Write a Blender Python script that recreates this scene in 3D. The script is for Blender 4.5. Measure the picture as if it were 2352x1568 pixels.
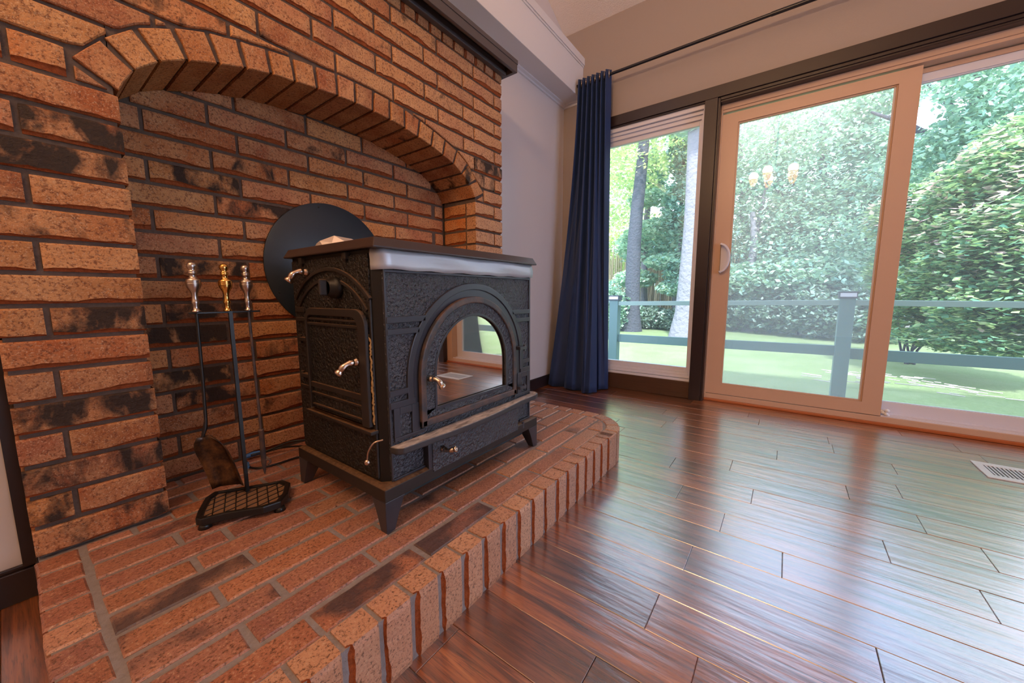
import bpy, bmesh, math, random
import numpy as np
from mathutils import Vector, Matrix
R = random.Random(7)
S = bpy.context.scene
COL = S.collection
PI = math.pi
for o in list(bpy.data.objects): bpy.data.objects.remove(o)

# ------------------------------------------------------------------ camera
F_PX, YAW, PITCH, ROLL, CAM_H = 854.143, 0.93530768, 0.12468123, -0.00284962, 0.78
fwd = Vector((math.sin(YAW)*math.cos(PITCH), math.cos(YAW)*math.cos(PITCH), -math.sin(PITCH)))
rgt = Vector((math.cos(YAW), -math.sin(YAW), 0)); upv = rgt.cross(fwd)
r_ = rgt*math.cos(ROLL) + upv*math.sin(ROLL); u_ = -rgt*math.sin(ROLL) + upv*math.cos(ROLL)
cam = bpy.data.cameras.new('camera'); cam.sensor_width = 36; cam.sensor_fit = 'HORIZONTAL'
cam.lens = 36*F_PX/2352; cam.clip_start = 0.01; cam.clip_end = 300
co = bpy.data.objects.new('camera', cam); COL.objects.link(co)
co.matrix_world = Matrix(((r_.x, u_.x, -fwd.x, 0), (r_.y, u_.y, -fwd.y, 0), (r_.z, u_.z, -fwd.z, CAM_H), (0, 0, 0, 1)))
S.camera = co

# ------------------------------------------------------------------ exposure, world, sun
S.view_settings.view_transform = 'Standard'; S.view_settings.look = 'None'
S.view_settings.gamma = 1; S.view_settings.exposure = 0.5; S.view_settings.use_curve_mapping = False
SKY_STRENGTH, SUN_ENERGY, LAMP_W = 4.4, 7.5, 25.0
W = bpy.data.worlds.new('sky'); S.world = W; W.use_nodes = True
nt = W.node_tree; nt.nodes.clear()
def N(nt, t, **k):
    n = nt.nodes.new(t)
    for a, b in k.items():
        if a.startswith('i_'):
            key = a[2:]; key = int(key) if key.isdigit() else key.replace('_', ' ')
            n.inputs[key].default_value = b
        else: setattr(n, a, b)
    return n
def ramp(nt, stops, interp='LINEAR'):
    n = nt.nodes.new('ShaderNodeValToRGB'); cr = n.color_ramp; cr.interpolation = interp
    while len(cr.elements) < len(stops): cr.elements.new(0.5)
    for e, (p, c) in zip(cr.elements, stops):
        e.position = p; e.color = c if len(c) == 4 else (*c, 1)
    return n
tc = N(nt, 'ShaderNodeTexCoord'); nz = N(nt, 'ShaderNodeTexNoise', i_Scale=2.2, i_Detail=6.0, i_Roughness=.6)
cr = ramp(nt, [(.36, (.36, .58, 1.0)), (.60, (.74, .84, 1.0))])
bg = N(nt, 'ShaderNodeBackground', i_Strength=SKY_STRENGTH); wo = N(nt, 'ShaderNodeOutputWorld')
nt.links.new(tc.outputs['Generated'], nz.inputs['Vector']); nt.links.new(nz.outputs['Fac'], cr.inputs['Fac'])
nt.links.new(cr.outputs['Color'], bg.inputs['Color']); nt.links.new(bg.outputs[0], wo.inputs[0])
sun = bpy.data.lights.new('sun', 'SUN'); sun.energy = SUN_ENERGY; sun.angle = math.radians(3); sun.color = (.95, .96, 1)
so = bpy.data.objects.new('sun', sun); COL.objects.link(so)
so.rotation_euler = Vector((0.62, 0.25, -0.75)).to_track_quat('-Z', 'Y').to_euler()

# ------------------------------------------------------------------ materials
def mat(name, fn=None, color=(.5, .5, .5), rough=.6, metal=0, spec=.5, coat=0, bump=None, **kw):
    """principled material; bump=(scale, strength, distance[, detail]) object-space noise"""
    m = bpy.data.materials.new(name); m.use_nodes = True; t = m.node_tree; t.nodes.clear()
    out = N(t, 'ShaderNodeOutputMaterial'); p = N(t, 'ShaderNodeBsdfPrincipled')
    p.inputs['Base Color'].default_value = (*color, 1); p.inputs['Roughness'].default_value = rough
    p.inputs['Metallic'].default_value = metal; p.inputs['Specular IOR Level'].default_value = spec
    p.inputs['Coat Weight'].default_value = coat; p.inputs['Coat Roughness'].default_value = kw.get('coat_rough', .1)
    t.links.new(p.outputs[0], out.inputs[0])
    c = N(t, 'ShaderNodeTexCoord')
    if bump:
        n = N(t, 'ShaderNodeTexNoise', i_Scale=bump[0], i_Detail=bump[3] if len(bump) > 3 else 3.0)
        b = N(t, 'ShaderNodeBump', i_Strength=bump[1], i_Distance=bump[2])
        t.links.new(c.outputs['Object'], n.inputs['Vector']); t.links.new(n.outputs['Fac'], b.inputs['Height'])
        t.links.new(b.outputs[0], p.inputs['Normal'])
    if fn: fn(t, p, c, out)
    return m
def mix(t, fac, a, b, mode='MIX'):
    n = t.nodes.new('ShaderNodeMix'); n.data_type = 'RGBA'; n.blend_type = mode
    for s, v in ((0, fac), (6, a), (7, b)):
        if hasattr(v, 'links') or hasattr(v, 'is_output'): t.links.new(v, n.inputs[s])
        elif isinstance(v, (int, float)): n.inputs[s].default_value = v
        else: n.inputs[s].default_value = (*v, 1) if len(v) == 3 else v
    return n.outputs[2]
def math_(t, op, a, b=0.0, clamp=False):
    n = t.nodes.new('ShaderNodeMath'); n.operation = op; n.use_clamp = clamp
    for s, v in ((0, a), (1, b)):
        if hasattr(v, 'is_output'): t.links.new(v, n.inputs[s])
        else: n.inputs[s].default_value = v
    return n.outputs[0]
def rand_coords(t, c, k=37.0, scale=None):
    oi = N(t, 'ShaderNodeObjectInfo'); v = N(t, 'ShaderNodeVectorMath', operation='ADD')
    s = N(t, 'ShaderNodeVectorMath', operation='SCALE'); s.inputs[0].default_value = (1, .7, 1.3)
    t.links.new(math_(t, 'MULTIPLY', oi.outputs['Random'], k), s.inputs['Scale'])
    t.links.new(c.outputs['Object'], v.inputs[0]); t.links.new(s.outputs[0], v.inputs[1])
    o = v.outputs[0]
    if scale:
        m = N(t, 'ShaderNodeMapping'); m.inputs['Scale'].default_value = scale
        t.links.new(o, m.inputs['Vector']); o = m.outputs[0]
    return o, oi
def noise(t, vec, scale, detail=3.0, rough=.5, dist=0.0):
    n = N(t, 'ShaderNodeTexNoise', i_Scale=scale, i_Detail=detail, i_Roughness=rough, i_Distortion=dist)
    t.links.new(vec, n.inputs['Vector']); return n.outputs['Fac']
def cramp(t, fac, *stops):
    n = ramp(t, list(stops)); t.links.new(fac, n.inputs['Fac']); return n.outputs['Color']

def brick_fn(t, p, c, out):
    v, oi = rand_coords(t, c)
    base = oi.outputs['Color']
    n1 = noise(t, v, 9, 4, .6); n2 = noise(t, v, 140, 3, .7); n3 = noise(t, v, 320, 2, .6)
    col = mix(t, cramp(t, n1, (.35, (0, 0, 0)), (.65, (1, 1, 1))), base, mix(t, .6, base, (.66, .35, .16)))
    col = mix(t, cramp(t, n2, (.36, (.85, .85, .85)), (.50, (0, 0, 0))), col, (.16, .045, .015))
    col = mix(t, cramp(t, n3, (.56, (0, 0, 0)), (.70, (.55, .55, .55))), col, (.72, .5, .33))
    # kiln-burnt patches on the bricks whose alpha asks for them
    mp = N(t, 'ShaderNodeMapping'); mp.inputs['Scale'].default_value = (1, 1, .55); t.links.new(v, mp.inputs['Vector'])
    nb = noise(t, mp.outputs[0], 17, 4, .55, .4)
    burn = math_(t, 'SUBTRACT', math_(t, 'ADD', nb, math_(t, 'MULTIPLY', oi.outputs['Alpha'], .40)), .69)
    burn = math_(t, 'MULTIPLY', burn, 6.0, True)
    col = mix(t, math_(t, 'MULTIPLY', burn, .96), col, (.016, .009, .007))
    t.links.new(col, p.inputs['Base Color'])
    h = math_(t, 'ADD', math_(t, 'MULTIPLY', noise(t, v, 55, 5, .65), .8), math_(t, 'MULTIPLY', n2, .55))
    b = N(t, 'ShaderNodeBump', i_Strength=1.0, i_Distance=.0055); t.links.new(h, b.inputs['Height']); t.links.new(b.outputs[0], p.inputs['Normal'])
M = {}
M['brick'] = mat('brick', brick_fn, rough=.66, spec=.4)
def chip_fn(t, p, c, out):
    v, oi = rand_coords(t, c); n2 = noise(t, v, 90, 3, .7)
    t.links.new(mix(t, n2, (.10, .018, .006), (.46, .12, .035)), p.inputs['Base Color'])
    b = N(t, 'ShaderNodeBump', i_Strength=1.0, i_Distance=.004); t.links.new(n2, b.inputs['Height']); t.links.new(b.outputs[0], p.inputs['Normal'])
M['chip'] = mat('broken_brick_edge', chip_fn, rough=.8, spec=.2)
def hearth_fn(t, p, c, out):
    v, oi = rand_coords(t, c)
    base = oi.outputs['Color']; n1 = noise(t, v, 12, 4, .6); n2 = noise(t, v, 170, 3, .75)
    col = mix(t, cramp(t, n1, (.35, (0, 0, 0)), (.7, (1, 1, 1))), base, mix(t, .5, base, (.55, .25, .14)))
    col = mix(t, cramp(t, n2, (.37, (.85, .85, .85)), (.47, (0, 0, 0))), col, (.10, .04, .02))
    col = mix(t, cramp(t, n2, (.58, (0, 0, 0)), (.66, (.6, .6, .6))), col, (.62, .42, .27))
    nb = noise(t, v, 8, 3, .5, .3)
    burn = math_(t, 'MULTIPLY', math_(t, 'SUBTRACT', math_(t, 'ADD', nb, math_(t, 'MULTIPLY', oi.outputs['Alpha'], .4)), .68), 6.0, True)
    col = mix(t, math_(t, 'MULTIPLY', burn, .85), col, (.05, .038, .045))
    t.links.new(col, p.inputs['Base Color'])
    h = math_(t, 'ADD', math_(t, 'MULTIPLY', noise(t, v, 40, 5, .65), 1.0), math_(t, 'MULTIPLY', n2, .5))
    b = N(t, 'ShaderNodeBump', i_Strength=.7, i_Distance=.004); t.links.new(h, b.inputs['Height']); t.links.new(b.outputs[0], p.inputs['Normal'])
M['hbrick'] = mat('hearth_brick', hearth_fn, rough=.40, spec=.8)
def mortar_fn(t, p, c, out):
    n = noise(t, c.outputs['Object'], 60, 5, .7); n2 = noise(t, c.outputs['Object'], 3, 3, .5)
    t.links.new(mix(t, n2, mix(t, n, (.055, .036, .028), (.16, .115, .095)), mix(t, n, (.08, .052, .042), (.20, .15, .125))), p.inputs['Base Color'])
    b = N(t, 'ShaderNodeBump', i_Strength=.9, i_Distance=.004); t.links.new(n, b.inputs['Height']); t.links.new(b.outputs[0], p.inputs['Normal'])
M['mortar'] = mat('mortar', mortar_fn, rough=.9, spec=.15)
def mortar2_fn(t, p, c, out):
    n = noise(t, c.outputs['Object'], 60, 5, .7); n2 = noise(t, c.outputs['Object'], 3, 3, .5)
    t.links.new(mix(t, n2, mix(t, n, (.13, .11, .105), (.34, .30, .30)), mix(t, n, (.20, .175, .18), (.42, .38, .39))), p.inputs['Base Color'])
    b = N(t, 'ShaderNodeBump', i_Strength=.9, i_Distance=.004); t.links.new(n, b.inputs['Height']); t.links.new(b.outputs[0], p.inputs['Normal'])
M['hmortar'] = mat('hearth_mortar', mortar2_fn, rough=.7, spec=.3)
def wood_fn(t, p, c, out):
    v, oi = rand_coords(t, c, 61)
    m1 = N(t, 'ShaderNodeMapping'); m1.inputs['Scale'].default_value = (16, .9, 1); t.links.new(v, m1.inputs['Vector'])
    g = noise(t, m1.outputs[0], 2.6, 6, .62, 1.3)
    m2 = N(t, 'ShaderNodeMapping'); m2.inputs['Scale'].default_value = (60, 2.2, 1); t.links.new(v, m2.inputs['Vector'])
    f = noise(t, m2.outputs[0], 6, 3, .7)
    c1 = cramp(t, g, (.30, (.030, .009, .004)), (.43, (.14, .040, .012)), (.56, (.29, .090, .024)), (.75, (.45, .16, .045)))
    c1 = mix(t, math_(t, 'MULTIPLY', cramp(t, f, (.36, (1, 1, 1)), (.46, (0, 0, 0))), .55), c1, (.03, .010, .006))
    c1 = mix(t, 1.0, c1, cramp(t, oi.outputs['Random'], (0, (.55, .5, .5)), (.5, (.95, .88, .85)), (1, (1.35, 1.3, 1.15))), 'MULTIPLY')
    t.links.new(c1, p.inputs['Base Color'])
    m3 = N(t, 'ShaderNodeMapping'); m3.inputs['Scale'].default_value = (1, .16, 1); t.links.new(v, m3.inputs['Vector'])
    h = math_(t, 'ADD', math_(t, 'MULTIPLY', noise(t, m3.outputs[0], 34, 2, .5), 1.3), math_(t, 'MULTIPLY', f, .16))
    b = N(t, 'ShaderNodeBump', i_Strength=.5, i_Distance=.0018); t.links.new(h, b.inputs['Height'])
    t.links.new(b.outputs[0], p.inputs['Normal']); t.links.new(b.outputs[0], p.inputs['Coat Normal'])
M['wood'] = mat('hickory_plank', wood_fn, rough=.34, spec=.9, coat=1.0, coat_rough=.22)
M['wood'].node_tree.nodes['Principled BSDF'].inputs['Coat IOR'].default_value = 2.9
M['gap'] = mat('plank_gap', color=(.012, .006, .004), rough=.8)
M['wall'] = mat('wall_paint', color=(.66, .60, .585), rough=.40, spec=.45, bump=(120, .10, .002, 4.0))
M['wall_r'] = mat('shaded_wall_paint_textured', color=(.34, .285, .265), rough=.38, spec=.5, bump=(160, .22, .002, 3.0))  # darker copy of the wall paint, this wall's shade put into the colour
M['beamw'] = mat('beam_paint', color=(.76, .72, .71), rough=.33, spec=.5)
M['ceil'] = mat('popcorn_ceiling', color=(.86, .76, .70), rough=.95, bump=(170, 1.0, .006, 4.0))
M['dark'] = mat('dark_brown_paint', color=(.024, .014, .016), rough=.30, spec=.5, bump=(70, .08, .002))
M['mantel'] = mat('mantel_paint', color=(.085, .068, .068), rough=.28, spec=.5, bump=(50, .05, .002))
def panel_fn(t, p, c, out):
    m1 = N(t, 'ShaderNodeMapping'); m1.inputs['Scale'].default_value = (1, 1, 14); t.links.new(c.outputs['Object'], m1.inputs['Vector'])
    n = noise(t, m1.outputs[0], 5, 4, .6); t.links.new(mix(t, n, (.045, .024, .016), (.12, .055, .03)), p.inputs['Base Color'])
M['panel'] = mat('stained_wood_panel', panel_fn, rough=.3)
M['vinyl'] = mat('lamplit_almond_vinyl', color=(.60, .40, .29), rough=.32, spec=.5)  # almond vinyl with warm lamplight put into its colour
M['vinylw'] = mat('white_vinyl', color=(.72, .72, .82), rough=.28, spec=.5)  # white vinyl, tinted blue for the daylight on the frames
M['stain'] = mat('stained_shoe_moulding', color=(.42, .11, .03), rough=.35)
M['iron'] = mat('black_cast_iron', color=(.032, .033, .046), rough=.33, spec=.6, bump=(260, .12, .001))  # lit copy: blue window reflection put into the black iron's colour
M['irondark'] = mat('shaded_cast_iron', color=(.010, .008, .007), rough=.45, spec=.35, bump=(200, .25, .001))  # near-black copy of the iron, the unlit side's shade in its colour
def pebble_fn(t, p, c, out):
    vo = N(t, 'ShaderNodeTexVoronoi', i_Scale=115.0); vo.feature = 'SMOOTH_F1'; t.links.new(c.outputs['Object'], vo.inputs['Vector'])
    n = noise(t, c.outputs['Object'], 230, 2, .5)
    b = N(t, 'ShaderNodeBump', i_Strength=1.0, i_Distance=.007)
    t.links.new(math_(t, 'ADD', vo.outputs['Distance'], math_(t, 'MULTIPLY', n, .8)), b.inputs['Height']); t.links.new(b.outputs[0], p.inputs['Normal'])
M['pebble'] = mat('pebbled_cast_iron', pebble_fn, color=(.036, .038, .054), rough=.27, spec=.8)  # lit pebbled iron, base colour tinted by the bluish window light
M['pebbled'] = mat('shaded_pebbled_iron', pebble_fn, color=(.011, .009, .009), rough=.42, spec=.5)  # dark copy of the pebbled iron, left side's shade painted in
def rust_fn(t, p, c, out):
    n = noise(t, c.outputs['Object'], 25, 4, .6)
    t.links.new(cramp(t, n, (.4, (.045, .042, .05)), (.62, (.12, .07, .055))), p.inputs['Base Color'])
M['ironrust'] = mat('worn_cast_iron', rust_fn, rough=.42, spec=.5, bump=(200, .2, .001))
def dust_fn(t, p, c, out):
    g = N(t, 'ShaderNodeNewGeometry'); s = N(t, 'ShaderNodeSeparateXYZ'); t.links.new(g.outputs['Normal'], s.inputs[0])
    m1 = N(t, 'ShaderNodeMapping'); m1.inputs['Scale'].default_value = (1, 3, 1); t.links.new(c.outputs['Object'], m1.inputs['Vector'])
    n = noise(t, m1.outputs[0], 22, 5, .65, .6)
    up = math_(t, 'MULTIPLY', math_(t, 'SUBTRACT', s.outputs[2], .5), 2.0, True)
    t.links.new(mix(t, up, (.04, .037, .042), cramp(t, n, (.35, (.20, .17, .165)), (.65, (.60, .53, .50)))), p.inputs['Base Color'])
M['dust'] = mat('ash_dusted_iron', dust_fn, rough=.55)
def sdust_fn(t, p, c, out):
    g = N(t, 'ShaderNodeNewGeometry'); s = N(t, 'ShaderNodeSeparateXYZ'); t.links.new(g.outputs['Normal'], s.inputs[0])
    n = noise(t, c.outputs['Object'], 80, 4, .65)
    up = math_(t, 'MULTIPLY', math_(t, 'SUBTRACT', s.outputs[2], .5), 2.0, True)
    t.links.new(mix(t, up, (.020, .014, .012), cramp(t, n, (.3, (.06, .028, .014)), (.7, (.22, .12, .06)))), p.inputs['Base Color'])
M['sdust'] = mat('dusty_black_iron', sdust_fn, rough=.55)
M['toppl'] = mat('brown_black_enamel', color=(.050, .030, .027), rough=.33, spec=.55, bump=(240, .1, .001))
M['nickel'] = mat('satin_nickel', color=(.62, .50, .42), rough=.22, metal=1)
M['brass'] = mat('polished_brass', color=(.80, .48, .15), rough=.14, metal=1)
M['pewter'] = mat('pewter', color=(.55, .47, .42), rough=.3, metal=1)
def foil_fn(t, p, c, out):
    m1 = N(t, 'ShaderNodeMapping'); m1.inputs['Scale'].default_value = (1, 1, 6); t.links.new(c.outputs['Object'], m1.inputs['Vector'])
    n = noise(t, m1.outputs[0], 5, 3, .5); b = N(t, 'ShaderNodeBump', i_Strength=.5, i_Distance=.004)
    t.links.new(n, b.inputs['Height']); t.links.new(b.outputs[0], p.inputs['Normal'])
M['foil'] = mat('silver_foil_tape', foil_fn, color=(.52, .55, .61), rough=.42, metal=.35)
M['foil2'] = mat('crumpled_foil', color=(.80, .72, .68), rough=.35, metal=.6)
M['disc'] = mat('blue_black_sheet_steel', color=(.018, .032, .052), rough=.42, spec=.6, metal=.2, bump=(14, .12, .004))
M['shield'] = mat('blued_steel', color=(.05, .10, .13), rough=.3, metal=.6)
M['rope'] = mat('golden_rope_gasket', color=(.42, .24, .09), rough=.9, bump=(400, 1, .003))
M['black'] = mat('black_paint_metal', color=(.010, .009, .009), rough=.35)
M['rustm'] = mat('rusty_tool_iron', rust_fn, rough=.5)
def shovel_fn(t, p, c, out):
    n = noise(t, c.outputs['Object'], 30, 5, .7)
    t.links.new(cramp(t, n, (.38, (.012, .006, .004)), (.6, (.11, .045, .015)), (.8, (.25, .13, .05))), p.inputs['Base Color'])
M['shovel'] = mat('burnt_shovel_iron', shovel_fn, rough=.35, metal=.3)
M['sand'] = mat('dusty_cast_grid', color=(.22, .12, .065), rough=.7, bump=(200, .4, .002))
M['cord'] = mat('black_rubber_cord', color=(.008, .008, .010), rough=.4)
M['bluep'] = mat('blue_plastic', color=(.05, .16, .42), rough=.4)
def curt_fn(t, p, c, out):
    w = N(t, 'ShaderNodeTexNoise', i_Scale=600.0, i_Detail=2.0); t.links.new(c.outputs['Object'], w.inputs['Vector'])
    b = N(t, 'ShaderNodeBump', i_Strength=.15, i_Distance=.001); t.links.new(w.outputs['Fac'], b.inputs['Height']); t.links.new(b.outputs[0], p.inputs['Normal'])
    p.inputs['Sheen Weight'].default_value = .2; p.inputs['Sheen Roughness'].default_value = .4; p.inputs['Sheen Tint'].default_value = (.35, .5, 1, 1)
M['curtain'] = mat('navy_blue_curtain', curt_fn, color=(.013, .032, .105), rough=.62, spec=.4)
M['rod'] = mat('black_curtain_rod', color=(.010, .010, .018), rough=.3)
def glass(name, haze=0.0, refl=1.0, tint=(1, 1, 1)):
    m = bpy.data.materials.new(name); m.use_nodes = True; t = m.node_tree; t.nodes.clear()
    out = N(t, 'ShaderNodeOutputMaterial'); tr = N(t, 'ShaderNodeBsdfTransparent'); gl = N(t, 'ShaderNodeBsdfGlossy', i_Roughness=.01)
    tr.inputs[0].default_value = (*tint, 1)
    fr = N(t, 'ShaderNodeFresnel', i_IOR=1.5); a = N(t, 'ShaderNodeMixShader')
    t.links.new(math_(t, 'MULTIPLY', fr.outputs[0], refl), a.inputs[0]); t.links.new(tr.outputs[0], a.inputs[1]); t.links.new(gl.outputs[0], a.inputs[2])
    o = a.outputs[0]
    if haze:
        d = N(t, 'ShaderNodeBsdfDiffuse'); d.inputs[0].default_value = (.8, .85, .92, 1)
        tl = N(t, 'ShaderNodeBsdfTranslucent'); tl.inputs[0].default_value = (.78, .86, .95, 1)
        dm = N(t, 'ShaderNodeMixShader', i_0=.8); t.links.new(d.outputs[0], dm.inputs[1]); t.links.new(tl.outputs[0], dm.inputs[2])
        h = N(t, 'ShaderNodeMixShader', i_0=haze); t.links.new(o, h.inputs[1]); t.links.new(dm.outputs[0], h.inputs[2]); o = h.outputs[0]
    t.links.new(o, out.inputs[0]); return m
M['glass'] = glass('window_glass', .04)
M['dglass'] = glass('dusty_window_glass', .15, 2.2)
def sglass_fn(t, p, c, out):
    gl = N(t, 'ShaderNodeBsdfGlossy', i_Roughness=.012); gl.inputs[0].default_value = (.92, .86, .78, 1)
    mx = N(t, 'ShaderNodeMixShader', i_0=.78); t.links.new(p.outputs[0], mx.inputs[1]); t.links.new(gl.outputs[0], mx.inputs[2]); t.links.new(mx.outputs[0], out.inputs[0])
M['sglass'] = mat('mirror_coated_stove_glass', sglass_fn, color=(.012, .008, .006), rough=.1)
M['fence'] = mat('green_painted_wood', color=(.085, .16, .155), rough=.45, spec=.5, bump=(40, .2, .003))
M['fencet'] = mat('pale_green_painted_wood', color=(.19, .27, .235), rough=.45, bump=(40, .2, .003))
M['cap'] = mat('black_cap_plastic', color=(.03, .03, .045), rough=.3)
M['capw'] = mat('cap_lens', color=(.65, .63, .70), rough=.2)
def grass_fn(t, p, c, out):
    n = noise(t, c.outputs['Object'], 1.1, 6, .65); n2 = noise(t, c.outputs['Object'], 26, 5, .75)
    col = mix(t, n2, (.165, .26, .095), (.36, .46, .22)); col = mix(t, cramp(t, n, (.42, (0, 0, 0)), (.62, (.6, .6, .6))), col, (.36, .43, .24))
    t.links.new(col, p.inputs['Base Color'])
    b = N(t, 'ShaderNodeBump', i_Strength=1, i_Distance=.05); t.links.new(n2, b.inputs['Height']); t.links.new(b.outputs[0], p.inputs['Normal'])
M['grass'] = mat('lawn_grass', grass_fn, rough=.9, spec=.1)
def leaf(name, stops, trans=.45, rough=.45):
    def fn(t, p, c, out):
        at = N(t, 'ShaderNodeAttribute', attribute_name='tint'); col = cramp(t, at.outputs['Fac'], *stops)
        t.links.new(col, p.inputs['Base Color'])
        tl = N(t, 'ShaderNodeBsdfTranslucent'); t.links.new(mix(t, .3, col, (.5, .7, .1)), tl.inputs[0])
        mx = N(t, 'ShaderNodeMixShader', i_0=trans); t.links.new(p.outputs[0], mx.inputs[1]); t.links.new(tl.outputs[0], mx.inputs[2]); t.links.new(mx.outputs[0], out.inputs[0])
    return mat(name, fn, rough=rough, spec=.5)
M['leafy'] = leaf('yellow_green_leaves', [(0, (.14, .26, .14)), (.35, (.36, .52, .26)), (.7, (.68, .76, .36)), (1, (.88, .84, .45))])
M['leafg'] = leaf('blue_green_leaves', [(0, (.10, .24, .21)), (.4, (.26, .46, .40)), (.75, (.48, .68, .54)), (1, (.74, .82, .70))])
M['leafb'] = leaf('bush_leaves', [(0, (.05, .15, .11)), (.35, (.15, .34, .23)), (.62, (.38, .58, .28)), (.80, (.66, .76, .38)), (.92, (.74, .78, .66)), (1, (.85, .50, .54))], .3, .25)
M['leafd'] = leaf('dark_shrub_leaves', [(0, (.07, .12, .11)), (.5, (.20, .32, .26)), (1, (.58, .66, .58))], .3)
M['bark'] = mat('grey_bark', color=(.16, .15, .17), rough=.9, bump=(18, 1, .04, 5.0))
M['barkd'] = mat('dark_bark', color=(.055, .06, .075), rough=.9, bump=(18, 1, .04, 5.0))
M['barkl'] = mat('pale_bark', color=(.19, .19, .21), rough=.9, bump=(10, 1, .05, 6.0))
M['bamboo'] = mat('dry_bamboo', color=(.48, .38, .24), rough=.8)
def emis(name, col, s):
    m = bpy.data.materials.new(name); m.use_nodes = True; t = m.node_tree; t.nodes.clear()
    e = N(t, 'ShaderNodeEmission', i_Strength=s); e.inputs[0].default_value = (*col, 1); o = N(t, 'ShaderNodeOutputMaterial'); t.links.new(e.outputs[0], o.inputs[0]); return m
M['shade'] = emis('lit_lamp_shade', (1, .45, .13), 4.5)
M['stick'] = mat('dry_sticks', color=(.50, .44, .42), rough=.9)
M['extw'] = mat('house_siding', color=(.5, .48, .45), rough=.8)
M['white'] = mat('white_enamel', color=(.70, .74, .80), rough=.3)
M['putty'] = mat('white_foam', color=(.85, .85, .88), rough=.8)

# ------------------------------------------------------------------ object helpers
def tag(o, label=None, cat=None, group=None, kind=None):
    if label: o['label'] = label
    if cat: o['category'] = cat
    if group: o['group'] = group
    if kind: o['kind'] = kind
    return o
def empty(name, loc=(0, 0, 0), label=None, cat=None, group=None, kind=None):
    o = bpy.data.objects.new(name, None); COL.objects.link(o); o.location = loc; o.empty_display_size = .05
    return tag(o, label, cat, group, kind)
def link(name, me, m=None, parent=None, loc=None, smooth=False):
    """world-space mesh; parents that are moved keep the mesh in place"""
    if m is not None:
        for x in (m if isinstance(m, (list, tuple)) else [m]): me.materials.append(x)
    o = bpy.data.objects.new(name, me); COL.objects.link(o)
    if loc is not None: o.location = loc
    if parent is not None:
        o.parent = parent; o.matrix_parent_inverse = Matrix.Translation(wloc(parent)).inverted()
    if smooth:
        for p in me.polygons: p.use_smooth = True
    return o
def wloc(o):
    v = Vector((0, 0, 0)); 
    while o is not None:
        v += o.location + o.matrix_parent_inverse.to_translation() if o.parent else o.location
        o = o.parent
    return v
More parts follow.
